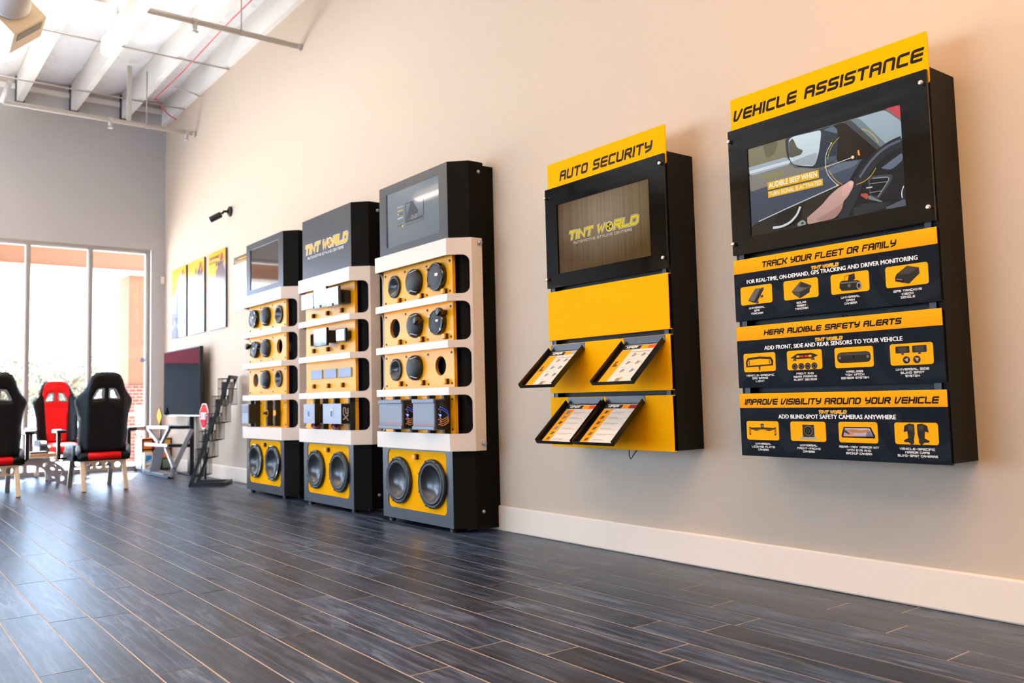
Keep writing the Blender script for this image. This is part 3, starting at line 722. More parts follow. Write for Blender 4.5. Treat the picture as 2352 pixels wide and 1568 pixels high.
def amp_square(t, x0, x1, win, letters=False):
    z0, z1, yf, yb = .636, .782, -.378, -.31
    o = MB().box(x0, x1, yf, yf+.004, z0, z1).build('amplifier', LIGHTF, t, bevel=.0015)
    MB().box(x0+.002, x1-.001, yf+.004, yb, z0+.002, z1-.002).build('amplifier_body', DARK, o, bevel=.002)
    cx, cz = (x0+x1)/2, (z0+z1)/2
    MB().box(cx-win*.55, cx+win*.55, yf-.003, yf, cz-.03, cz+.03).build('window_bezel', SILVER, o, bevel=.002)
    MB().box(cx-win*.38, cx+win*.38, yf-.004, yf-.002, cz-.022, cz+.022).build('window', mat('blue_window', '35507c', .2), o)
    if letters:
        Q = Print(); Q.text("X2", 0, .10, 0, .045, .009, 'b9b9bd', 0, G2, .18)
        q = Q.build('side_lettering', RPRINT, o)
        q.matrix_basis = Matrix(((0, -1, 0, x1+.0005), (0, 0, -1, yf+.060), (1, 0, 0, cz-.052), (0, 0, 0, 1)))
    for x in (x0+.035, x1-.012): amp_rails(t, x)
    w = [MB().tube(spline([(x0+.06+.012*i, -.33, z0), (x0+.065+.014*i, -.345, z0-.02), (x0+.09+.016*i, -.335, z0-.035), (x0+.10+.018*i, -.30, z0-.01)]), .0028, 6).build('wire', (REDW, DARK, COPPER, BLUEW)[i % 4], o) for i in range(5)]
amp_square(T2, -.222, -.030, .022); amp_square(T2, .115, .405, .040, True)

# far tower
T1 = tower(7.112, 'farthest speaker tower beside the wire rack, with a dark switched-off screen', (-.185, .196), .288)
head(T1, True)
MB().box(-.322, .3195, CAPF+.006, CAPF+.011, 1.8235, 2.1895).build('screen', SCRG, T1)
board(T1, 0, [(x, .062) for x in X3]); board(T1, 1, [(X3[0], .06), (X3[1], .06), (.275, .062)]); board(T1, 2, [(-.26, .060), (0, .06), (.27, .058)]); board(T1, 3, [])
sp_flat(T1, X3[0]+.02, RC[0], .083); sp_dome(T1, X3[1]+.01, RC[0], .083); sp_open(T1, .278, RC[0]-.006, .078)
sp_flat(T1, -.235, RC[1], .075); sp_dome(T1, .01, RC[1], .079); tweeter(T1, -.335, RC[1]+.035); tweeter(T1, -.085, RC[1]+.025)
sp_dome(T1, 0, RC[2], .080); sp_open(T1, .268, RC[2], .072)
subwoofer(T1, -.185, .290, .150, CAPF+.006, 0); subwoofer(T1, .196, .287, .150, CAPF+.006, 0)
a = MB().box(-.305, -.155, -.375, -.30, .620, .79).build('amplifier', LIGHTF, T1, bevel=.004)
f_ = MB()
for i in range(7): f_.box(-.298, -.162, -.379, -.372, .715+.010*i, .720+.010*i)
f_.build('cooling_fins', GREYF, a)
MB().box(-.155, -.148, -.37, -.30, .62, .79).build('end_plate', DARK, a)
for x in (-.275, -.17): amp_rails(T1, x)
for x in (.105, .27):
    b = MB().box(x-.018, x+.018, BRD-.05, BRD, .60, .82)
    b.build('mounting_rail', DARK, T1, bevel=.002)
    o = MB().prism([(x+.02+.028*math.cos(PI/3*k), .028*math.sin(PI/3*k)) for k in range(6)], 0, .004).build('hexagon_plate', YEL, T1)
    o.rotation_euler = (PI/2, 0, 0); o.location = (.0, BRD-.052, .712)
MB().lathe([(.018, 0), (.018, .012), (.010, .02), (.012, .035), (0, .036)], (.13, BRD-.052, .712), n=16).build('control_knob', DARK, T1)
for z in (.752, .702): button(T1, .035, z)

# ------------------------------------------------------------------ the two wall kiosks
KBLACK = mat('kiosk_black', '0d0c0b', .55, spec=.16); KREV = mat('kiosk_inner_steel', '0e1114', .45, spec=.2); ACR = mat('black_acrylic', '060402', .05, spec=.36); BTN = mat('pewter_screw', 'c8bfb2', .25, .9)
INK = '141416'; PANEL = '12161c'; YL = 'f4a702'; YD = 'ea9802'
def ring_arc(cx, cz, r0, r1, a0, a1, n=24):
    o = [(cx+r1*math.cos(math.radians(a0+(a1-a0)*i/n)), cz+r1*math.sin(math.radians(a0+(a1-a0)*i/n))) for i in range(n+1)]
    return o+[(cx+r0*math.cos(math.radians(a1-(a1-a0)*i/n)), cz+r0*math.sin(math.radians(a1-(a1-a0)*i/n))) for i in range(n+1)]
def clipx(poly, x0, x1, z0, z1):
    for ax, lim, sg in ((0, x0, 1), (0, x1, -1), (1, z0, 1), (1, z1, -1)):
        out = []
        for i in range(len(poly)):
            a, b = poly[i-1], poly[i]; da, db = (a[ax]-lim)*sg, (b[ax]-lim)*sg
            if da*db < 0: t = da/(da-db); out.append((a[0]+(b[0]-a[0])*t, a[1]+(b[1]-a[1])*t))
            if db >= 0: out.append(b)
        poly = out
        if not poly: return poly
    return poly
def kiosk(yc, label):
    t = thing('wall_kiosk', label, 'display kiosk', (WX, yc, 0), -PI/2, 'wall kiosks between the towers and the right edge')
    b = MB().box(-.418, -.400, -.18, 0, .542, 1.918).box(.400, .418, -.18, 0, .542, 1.918).box(-.40, .40, -.18, 0, 1.90, 1.918).box(-.40, .40, -.18, 0, .542, .556)
    b.build('cabinet', KBLACK, t, bevel=.001)
    MB().box(-.40, .40, -.15, -.005, .556, 1.90).build('inner_panel', KREV, t)
    for x in (-.385, .385): MB().box(x-.012, x+.012, -.190, -.15, .56, 1.89).build('mounting_channel', mat('channel_steel', '1c1e22', .4, .2), t)
    MB().plate(rrect(-.418, 1.371, .418, 1.905, .002), [rrect(-.326, 1.4415, .3205, 1.8085, .001)], -.203, -.193).build('bezel', ACR, t)
    for x in (-.408, .402):
        for z in (1.859, 1.420): MB().lathe([(.006, -.01), (.006, .004), (.0085, .005), (.0085, .014), (.006, .016), (0, .016)], (x, -.203, z), n=16).build('standoff_screw', BTN, t)
    MB().plate(rrect(-.4085, 1.86, .4215, 2.043, .006), (), -.189, -.185).build('header_sign', YELP, t)
    return t
PZ = ((1.0925, 1.350), (.8155, 1.070), (.538, .793))

VA = kiosk(1.8065, 'right-hand wall kiosk headed with a vehicle assistance sign, three dark product panels below')
hs = [o for o in VA.children if o.name.startswith('header_sign')][0]
for wd, a, b in (("VEHICLE", -.398, -.088), ("ASSISTANCE", -.062, .411)):
    P = Print(); P.text(wd, a, b, 1.943, .0475, .0110, '1d1712', 0, G1, .22, cw=.82, sp=.42, rad=.14); P.build('lettering', print_mat('matte_vinyl', .6, .08), hs, (0, -.1896, 0))
SCREEN_ART = """
P 5b5a55 0 0,1000 1000,1000 1000,0 0,0
P 6d6650 0 0,1000 287,998 305,764 0,791
P 57533f 0 114,995 228,995 190,856 129,841
P 8a96a0 0 0,791 280,795 303,703 3,688
P b4bcc2 0 2,747 298,751 303,718 4,714
P 77736a 0 3,688 303,703 327,647 504,581 152,527 4,505
P 7d7a4c 0 102,652 262,648 234,598 121,602
P 414958 0 4,505 152,522 546,559 612,609 765,561 679,367 644,361 85,153 1,117
P 5a6474 0 545,539 611,580 748,559 712,507 555,476
P 2a241c 0 85,153 644,361 679,367 705,145 597,5 310,-3 0,0 1,117
P 1c130a 0 596,989 666,993 864,592 776,556 606,592 626,925
P 84929b 0 666,993 910,992 1002,829 1001,659 908,610 864,592
P 626d74 0 666,993 757,990 919,623 886,601
P 3a3c3e 0 666,993 707,994 886,610 864,592
P a33a40 0 921,1000 1000,1000 1000,848
P 262d36 0 277,982 314,1006 513,990 596,989 627,934 612,609 510,579 456,587 352,651 304,723 281,815
P 4a5a6a 0 536,969 596,984 625,930 622,888
P 3f4b59 0 541,674 611,663 610,610 538,601
P a9b6bc 0 302,960 313,981 339,992 521,976 519,908 502,757 476,638 457,614 402,638 328,687 304,743 299,817
P 4b4a3c 0 303,939 325,975 337,954 359,852 399,813 382,770 299,766
P 8d949a 0 316,718 418,744 495,749 476,638 457,621 334,684
P 1b1a1e 0 679,367 765,561 864,592 908,610 1001,659 1000,0 585,4 712,334
P 3c4048 0 791,369 940,335 927,267 847,111 800,148
P 17161a 0 806,334 924,305 843,146 806,174
P 5a6577 0 874,419 999,527 999,449 931,376
P 59606b 0 887,22 1001,73 1000,0 892,2
P 2d2f36 0 697,71 760,106 931,62 865,11 695,0
P 15110c 0 164,105 234,216 375,217 345,75 253,24
L 23252c 110 1000,632 940,614 863,555 800,451 740,342 709,240 670,110 620,2
L 4d5666 24 993,644 930,628 869,581 807,495 747,378
L a9acb5 11 64,144 286,228 621,347
L 8a8f98 7 823,337 929,312 848,139
L 8a8f98 5 805,288 906,271
L 8a8f98 5 802,199 872,191
L b8bcc4 12 784,253 820,249
L b9bcc2 24 168,41 228,33 293,62 340,128 365,210
L cfd3da 8 998,193 983,134 986,78
P c9a095 0 407,74 508,178 559,258 614,315 673,350 696,368 715,343 707,288 673,205 643,168 635,94 591,12 405,0
P b48a80 0 467,34 589,110 640,150 635,94 591,12 502,2
P d9a79c 0 642,304 678,353 696,365 714,338 705,289 668,226 634,220
P e2bbb2 0 684,346 707,346 702,305 685,306
P b0583f 0 752,204 791,199 800,157 788,133 752,185
P 7c8288 0 801,171 832,136 879,81 863,82 794,136
P 9fa6a4 0 343,35 382,68 408,4 342,0
P 3c4446 0 365,28 381,43 390,15 371,11
L c8a018 5 644,838 598,782 572,705 563,640
L c8a018 5 565,526 589,442 616,382 646,339
L c8a018 6 781,857 818,822 854,748 874,672
L c8a018 6 852,428 824,365 784,320 731,306
L d8d8d4 5 593,796 560,720 549,646 549,562 555,495 577,428 615,349
L d8d8d4 5 549,562 719,593
"""
def va_screen():
    P = Print(); x0, z0, W, H = -.3255, 1.442, .6455, .366; lay = 0
    for ln in SCREEN_ART.strip().split('\n'):
        k, c, w, *pts = ln.split(); pl = [(x0+int(a.split(',')[0])/1000*W, z0+int(a.split(',')[1])/1000*H) for a in pts]
        if k == 'P':
            if lay: pl = rounded(pl+[pl[0]], .016, 4)[:-1]
            q = clipx(pl, x0, x0+W, z0, z0+H); b_ = srgb(c)
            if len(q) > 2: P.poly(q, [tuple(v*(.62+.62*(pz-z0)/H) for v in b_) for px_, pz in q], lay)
        else:
            for q in stroke(rounded(pl, .02, 4), float(w)*W/1700):
                q = clipx(q, x0, x0+W, z0, z0+H)
                if len(q) > 2: P.poly(q, c, lay)
        lay += 1
    q = lambda u, v: (x0+u*W, z0+v*H)
    a, b = q(.150, .455), q(.506, .526); P.rect(a[0], q(0, .466)[1], q(.503, 0)[0], q(0, .585)[1]-.012, 'cb9c17', lay)
    P.rect(a[0], q(0, .378)[1], q(.526, 0)[0], q(0, .450)[1], 'cb9c17', lay)
    P.sans("AUDIBLE BEEP WHEN", q(.160, 0)[0], q(.490, 0)[0], q(0, .485)[1], .021, 'e9e2cf', lay+1, .0, .0004)
    P.sans("TURN SIGNAL IS ACTIVATED", q(.160, 0)[0], q(.518, 0)[0], q(0, .392)[1], .0165, 'e9e2cf', lay+1, .0)
    for u, v in ((.593, .796), (.549, .562), (.615, .349), (.719, .593)): P.poly(circle(*q(u, v), .0035, 12), 'e0b414', lay+1)
    P.poly(circle(*q(.719, .593), .006, 14), 'd8d8d4', lay)
    P.poly([q(.752, .60), q(.764, .59), q(.76, .65), q(.75, .65)], 'e08a2a', lay)
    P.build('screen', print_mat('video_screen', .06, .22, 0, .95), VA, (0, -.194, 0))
va_screen()

def product(P, k, cx, cz, lay):
    """small product pictures on the tiles; k picks the product"""
    S = .076
    q = lambda pts: [(cx+x*S, cz+z*S) for x, z in pts]
    d0, d1, d2, d3 = '2b2824', '45403a', '5f5a54', '1a1816'
    if k == 0:   # flat tracker unit with lugs
        P.poly(q([(-.52, -.28), (-.02, .32), (.42, .30), (.44, .18), (.02, -.42), (-.10, -.44)]), d0, lay).poly(q([(-.52, -.24), (-.04, .34), (.30, .33), (-.14, -.34)]), d2, lay+1)
        for x, z in ((.42, .28), (.36, -.12), (.06, -.42)): P.poly(q([(x-.08, z-.06), (x+.08, z-.06), (x+.08, z+.07), (x-.08, z+.07)]), d1, lay+2)
    elif k == 1:  # box with a solar lid
        P.poly(q([(-.55, -.10), (.0, .40), (.62, .12), (.60, .02), (.52, -.02), (.50, -.22), (-.06, -.48), (-.44, -.22), (-.46, -.14)]), d1, lay)
        P.poly(q([(-.48, -.08), (.0, .36), (.56, .11), (.0, -.12)]), d2, lay+1); P.poly(q([(-.10, .12), (.04, .34), (.54, .11), (.36, .04)]), d0, lay+2); P.poly(q([(-.06, -.16), (.50, .0), (.48, -.2), (-.05, -.46)]), d0, lay+1)
    elif k == 2:  # round camera with a windscreen mount
        P.poly(q([(-.10, .10), (-.02, .38), (.28, .44), (.30, .16), (.10, .02)]), d0, lay).line(q([(-.02, .38), (-.24, .34), (-.26, .08)]), .002, d1, lay)
        P.poly(q([(-.52, .04), (-.40, .14), (.42, .08), (.56, -.02), (.58, -.26), (.44, -.40), (-.42, -.36), (-.54, -.20)]), d0, lay+1); P.poly(q([(-.46, .06), (.40, .02), (.40, -.03), (-.46, -.0)]), '77706a', lay+2)
        P.poly(circle(cx+.48*S, cz-.20*S, .13*S, 16, .19*S), '8d8780', lay+2).poly(circle(cx+.48*S, cz-.20*S, .07*S, 12, .11*S), d3, lay+3).poly(circle(cx-.02*S, cz-.14*S, .09*S, 12), d2, lay+3)
    elif k == 3:  # plug-in dongle
        P.poly(q([(-.46, .12), (.04, .44), (.58, .30), (.60, .02), (.10, -.40), (-.54, -.22), (-.54, -.02)]), d0, lay); P.poly(q([(-.44, .12), (.04, .42), (.56, .28), (.06, .04)]), d1, lay+1)
        P.poly(q([(-.54, -.04), (-.16, -.12), (-.16, -.34), (-.54, -.20)]), d3, lay+1).poly(q([(-.48, -.10), (-.20, -.16), (-.20, -.20), (-.48, -.14)]), '8a847e', lay+2)
    elif k == 4:  # third brake light surround
        P.line(q([(-.78, -.24), (-.80, .04), (-.70, .20), (0, .26), (.70, .20), (.80, .04), (.78, -.20)]), .009, d0, lay).line(q([(-.78, -.20), (.80, -.16)]), .006, d0, lay)
        P.line(q([(-.62, .12), (-.64, -.12)]), .004, d1, lay+1).line(q([(.62, .12), (.64, -.10)]), .004, d1, lay+1).poly(q([(-.08, -.20), (.08, -.20), (.03, -.44), (-.02, -.44)]), d1, lay+1)
    elif k == 5:  # parking display and four sensors
        P.poly(q([(-.80, .12), (-.40, .34), (.44, .34), (.80, .20), (.44, .06), (-.36, .06)]), d0, lay).poly(q([(-.44, .28), (.44, .28), (.36, .10), (-.34, .10)]), d3, lay+1)
        for x, c in ((-.34, 'd8a020'), (-.12, 'b83a28'), (.12, 'b83a28'), (.34, 'd8a020')): P.rect(cx+(x-.09)*S, cz+.14*S, cx+(x+.09)*S, cz+.24*S, c, lay+2)
        for x in (-.54, .50): P.poly(q([(x-.12, -.02), (x+.12, -.02), (x+.06, .08), (x-.06, .08)]), d1, lay+1)
        for i in range(4):
            x = -.56+.37*i; P.poly(circle(cx+x*S, cz-.32*S, .17*S, 18), d0, lay).poly(circle(cx+x*S, cz-.32*S, .11*S, 16), d2, lay+1).poly(circle(cx+x*S, cz-.32*S, .07*S, 14), d3, lay+2)
    elif k == 6:  # long rounded sensor bar
        P.rect(cx-.86*S, cz-.26*S, cx+.86*S, cz+.26*S, d0, lay, .016).rect(cx-.82*S, cz+.10*S, cx+.82*S, cz+.22*S, d1, lay+1, .004)
        for x in (-.72, .72): P.poly(circle(cx+x*S, cz+.0*S, .08*S, 14), d2, lay+2).poly(circle(cx+x*S, cz+.0*S, .035*S, 10), '8d867e', lay+3)
        P.poly(q([(-.05, .08), (.05, .08), (.03, -.08), (-.03, -.08)]), d3, lay+2)
    elif k == 7:  # two modules and two sensors
        for x in (-.40, .38):
            P.rect(cx+(x-.33)*S, cz+.06*S, cx+(x+.33)*S, cz+.38*S, d0, lay, .003).rect(cx+(x-.2)*S, cz+.12*S, cx+(x+.2)*S, cz+.34*S, d1, lay+1).poly(q([(x-.06, -.02), (x+.06, -.02), (x+.06, .10), (x-.06, .10)]), d1, lay+1)
        for x in (-.24, .24): P.poly(circle(cx+x*S, cz-.26*S, .17*S, 18), d0, lay).poly(q([(x-.10, -.16), (x+.10, -.20), (x+.02, -.36)]) if x > 0 else q([(x-.10, -.24), (x+.08, -.16), (x+.06, -.36)]), 'c9998a', lay+1)
    elif k == 8:  # licence plate bar
        P.line(q([(-.78, .14), (-.78, -.20)]), .008, d0, lay, .003).line(q([(.78, .14), (.78, -.20)]), .008, d0, lay, .003).line(q([(-.78, .12), (-.78, -.18)]), .003, YL, lay+1).line(q([(.78, .12), (.78, -.18)]), .003, YL, lay+1)
        P.line(q([(-.74, .10), (-.3, .12), (.3, .12), (.74, .10)]), .006, d0, lay).poly(q([(-.70, .06), (.70, .06), (.40, -.02), (.12, .04), (-.12, .04), (-.40, -.02)]), d0, lay).rect(cx-.09*S, cz+.08*S, cx+.09*S, cz+.36*S, d0, lay+1, .002).rect(cx-.05*S, cz+.18*S, cx+.05*S, cz+.30*S, '6d83a8', lay+2)
    elif k == 9:  # small square camera on a bracket
        P.rect(cx-.30*S, cz-.30*S, cx+.36*S, cz+.34*S, d0, lay, .003); P.poly(q([(-.42, -.28), (.48, -.28), (.52, -.40), (-.46, -.40)]), 'a59a8c', lay+1)
        for i, c in ((.26, d2), (.20, d3), (.12, d1), (.06, d3)): P.poly(circle(cx+.03*S, cz+.04*S, i*S, 18), c, lay+2+int((.26-i)*20))
        for z in (-.2, .2): P.poly(circle(cx-.24*S, cz+z*S, .025*S, 8), '8a847e', lay+3).poly(circle(cx+.30*S, cz+z*S, .025*S, 8), '8a847e', lay+3)
    elif k == 10:  # mirror display
        P.poly(q([(-.86, -.18), (-.72, .26), (.66, .26), (.86, -.16), (.84, -.26), (-.82, -.26)]), d3, lay).poly(q([(-.76, -.20), (-.66, .20), (.60, .20), (.76, -.18)]), ['a08a90', 'b8a8b8', 'c8c4d8', 'b0a0b0'], lay+1)
        P.poly(q([(-.60, .10), (-.30, .16), (.20, .12), (.58, .16), (.60, .04), (.2, -.02), (-.3, .0)]), 'b07848', lay+2).poly(q([(-.74, -.20), (-.30, .0), (-.20, -.06), (-.3, -.20)]), 'c98a50', lay+2).poly(q([(.40, -.18), (.74, -.18), (.62, .10), (.44, .0)]), '6f6a86', lay+2).poly(q([(-.66, .14), (-.40, -.06), (-.44, -.10), (-.70, .0)]), '4a3a40', lay+3)
    else:  # pair of mirror caps with flag mounts
        for s in (-1, 1):
            P.poly(q([(s*.06, .42), (s*.30, .46), (s*.52, .36), (s*.58, .06), (s*.40, .10), (s*.38, -.20), (s*.10, -.24), (s*.06, .0)]), d0, lay).poly(q([(s*.12, .34), (s*.34, .38), (s*.34, .16), (s*.12, .14)]), d1, lay+1)
            P.poly(q([(s*.12, -.22), (s*.36, -.20), (s*.60, -.32), (s*.54, -.40), (s*.36, -.40), (s*.22, -.52), (s*.10, -.42)]), d0, lay)

TX = (-.312, -.108, .0955, .3085)
CAP = (("UNIVERSAL/GPS/TRACKER", "SOLAR/ASSET/TRACKER", "UNIVERSAL/DASH/CAMERA", "GPS TRACKING/OBDII/DONGLE"),
       ("VEHICLE-SPECIFIC/3RD BRAKE/LIGHT", "FRONT AND/REAR PARKING/ALERT SENSOR", "WIRELESS/TOW HITCH/SENSOR SYSTEM", "UNIVERSAL SIDE/BLIND SPOT/SYSTEM"),
       ("UNIVERSAL/LICENSE PLATE/CAMERA", "UNIVERSAL/FRONT-FACING/CAMERA", "REAR-VIEW MIRROR KIT/WITH DVR AND/BACKUP CAMERA", "VEHICLE-SPECIFIC/MIRROR CAPS/BLIND-SPOT CAMERAS"))
HEADS = (("TRACK YOUR FLEET OR FAMILY", -.281, .281, 1.303, .0252), ("HEAR AUDIBLE SAFETY ALERTS", -.286, .283, 1.0265, .0225), ("IMPROVE VISIBILITY AROUND YOUR VEHICLE", -.393, .395, .7455, .0245))
SUBS = (("FOR REAL-TIME, ON-DEMAND, GPS TRACKING AND DRIVER MONITORING", -.354, .350, 1.2455, .0165), ("ADD FRONT, SIDE AND REAR SENSORS TO YOUR VEHICLE", -.285, .280, .9675, .0165), ("ADD BLIND-SPOT SAFETY CAMERAS ANYWHERE", -.235, .240, .691, .0165))
def info_panel(i):
    z0, z1 = PZ[i]
    p = MB().box(-.418, .421, -.203, -.199, z0, z1).box(-.418, .421, -.199, -.185, z1-.004, z1).box(-.418, .421, -.199, -.185, z0, z0+.004).build('info_panel', KBLACK, VA, bevel=.0008)
    P = Print(); P.rect(-.417, z0+.001, .420, z1-.001, PANEL, 0)
    for cx, cz, r0, r1, a0, a1, c in ((-.30, z0-.02, .10, .16, 20, 170, '1b1f26'), (-.30, z0-.02, .20, .235, 10, 150, '181c22'), (.36, z0+.16, .10, .15, 170, 330, '1b1f26'), (.36, z0+.16, .19, .24, 150, 300, '191d23'), (.02, z0+.30, .16, .20, 200, 330, '181c22')):
        q = clipx(ring_arc(cx, cz, r0, r1, a0, a1), -.417, .420, z0+.001, z1-.06)
        for k in range(len(q)//2): pass
        n = 24; full = ring_arc(cx, cz, r0, r1, a0, a1, n)
        for k in range(n):
            w = clipx([full[k], full[k+1], full[2*n-k], full[2*n+1-k]], -.417, .420, z0+.001, z1-.06)
            if len(w) > 2: P.poly(w, c, 1)
    P.build('panel_artwork', RPRINT, p, (0, -.2036, 0))
    P = Print(); P.poly([(-.417, z1-.059), (.4205, z1-.059), (.4205, z1-.0005), (-.417, z1-.0005)], [YD, YD, YL, YL], 2); P.build('heading_band', RPRINT, p, (0, -.2036, 0))
    P = Print(); h = HEADS[i]; P.text(h[0], h[1], h[2], h[3], h[4], .0056, INK, 3, G1, .22, cw=.95, sp=.42, rad=.12, space=.75); P.build('heading', RPRINT, p, (0, -.2036, 0))
    P = Print(); h = SUBS[i]; P.sans(h[0], h[1], h[2], h[3], h[4]*.95, 'f3f1ee', 3, 0, .00075)
    cb = z1-.202
    for j, c in enumerate(CAP[i]):
        for l, s in enumerate(c.split('/')):
            n = len(s); w = n*(.0083 if i < 2 or j < 2 else .0077); zz = PZ[i][0]+.0465-.0118*l
            P.text(s, TX[j]-w/2, TX[j]+w/2, zz, .0078, .0019, 'dedbd6', 3, G2, 0, cw=.85, sp=.40, rad=.0, space=.7)
    P.build('panel_lettering', RPRINT, p, (0, -.2036, 0))
    P = Print(); z = SUBS[i][3]+.0195; logo(P, -.060, .056, z, z+.0125, 3, 'e9d9b0', 'fdb40c', '8a5a0c'); P.build('wordmark', RPRINT, p, (0, -.2036, 0))
    zc = (1.1955, .9185, .642)[i]
    for j in range(4):
        P = Print(); P.poly(rrect(TX[j]-.0755, zc-.038, TX[j]+.0755, zc+.038, .009, 5), YL, 3); product(P, i*4+j, TX[j], zc, 4); P.build('picture_tile', RPRINT, p, (0, -.2036, 0))
for i in range(3): info_panel(i)
CORD = mat('black_cord', '0c0c0c', .5)
def loop(t, x, z, s, up):
    MB().tube(spline([(x-.045*s, -.165, z), (x-.02*s, -.185, z-up*.035), (x, -.19, z-up*.05), (x+.02*s, -.185, z-up*.03), (x+.04*s, -.165, z)]), .0025, 6).build('cable_loop', CORD, t)
loop(VA, .06, 1.058, .55, -.5)

AS = kiosk(3.0015, 'left-hand wall kiosk headed with an auto security sign, plain yellow panels below')
hs = [o for o in AS.children if o.name.startswith('header_sign')][0]
for wd, a, b in (("AUTO", -.313, -.088), ("SECURITY", -.062, .347)):
    P = Print(); P.text(wd, a, b, 1.935, .0525, .0122, '30261f', 0, G1, .22, cw=.82, sp=.42, rad=.14); P.build('lettering', print_mat('matte_vinyl', .6, .08), hs, (0, -.1896, 0))
def as_screen():
    P = Print(); x0, x1, z0, z1 = -.3255, .320, 1.442, 1.808; n = 90; R = random.Random(4)
    for i in range(n):
        a, b = x0+(x1-x0)*i/n, x0+(x1-x0)*(i+1)/n; k = R.uniform(.86, 1.12)
        for j in range(6):
            c0, c1 = z0+(z1-z0)*j/6, z0+(z1-z0)*(j+1)/6
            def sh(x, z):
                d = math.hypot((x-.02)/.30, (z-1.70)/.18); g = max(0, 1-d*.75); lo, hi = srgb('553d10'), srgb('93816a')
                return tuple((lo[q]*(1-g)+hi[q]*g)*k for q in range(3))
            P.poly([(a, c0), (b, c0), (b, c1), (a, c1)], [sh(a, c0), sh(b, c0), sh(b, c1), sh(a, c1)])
    logo(P, -.250, .248, 1.607, 1.652, 2, 'd8d4c4', 'e8c81e', '3a2e14', sub=("AUTOMOTIVE STYLING CENTERS", -.212, .20, 1.582, .0128), subcol='cfcabc')
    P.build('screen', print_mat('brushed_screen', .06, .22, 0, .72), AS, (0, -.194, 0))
as_screen()
for i in range(3):
    z0, z1 = PZ[i]; MB().box(-.418, .4165, -.203, -.199, z0, z1).box(-.418, .4165, -.199, -.183, z1-.004, z1).box(-.418, .4165, -.199, -.183, z0, z0+.004).build('yellow_panel', YELP, AS, bevel=.0008)
loop(AS, .135, .545, .7, 1); loop(AS, .09, 1.062, .5, -.5)
TRAY = mat('black_powder_coat', '0b0b0c', .30, spec=.5)
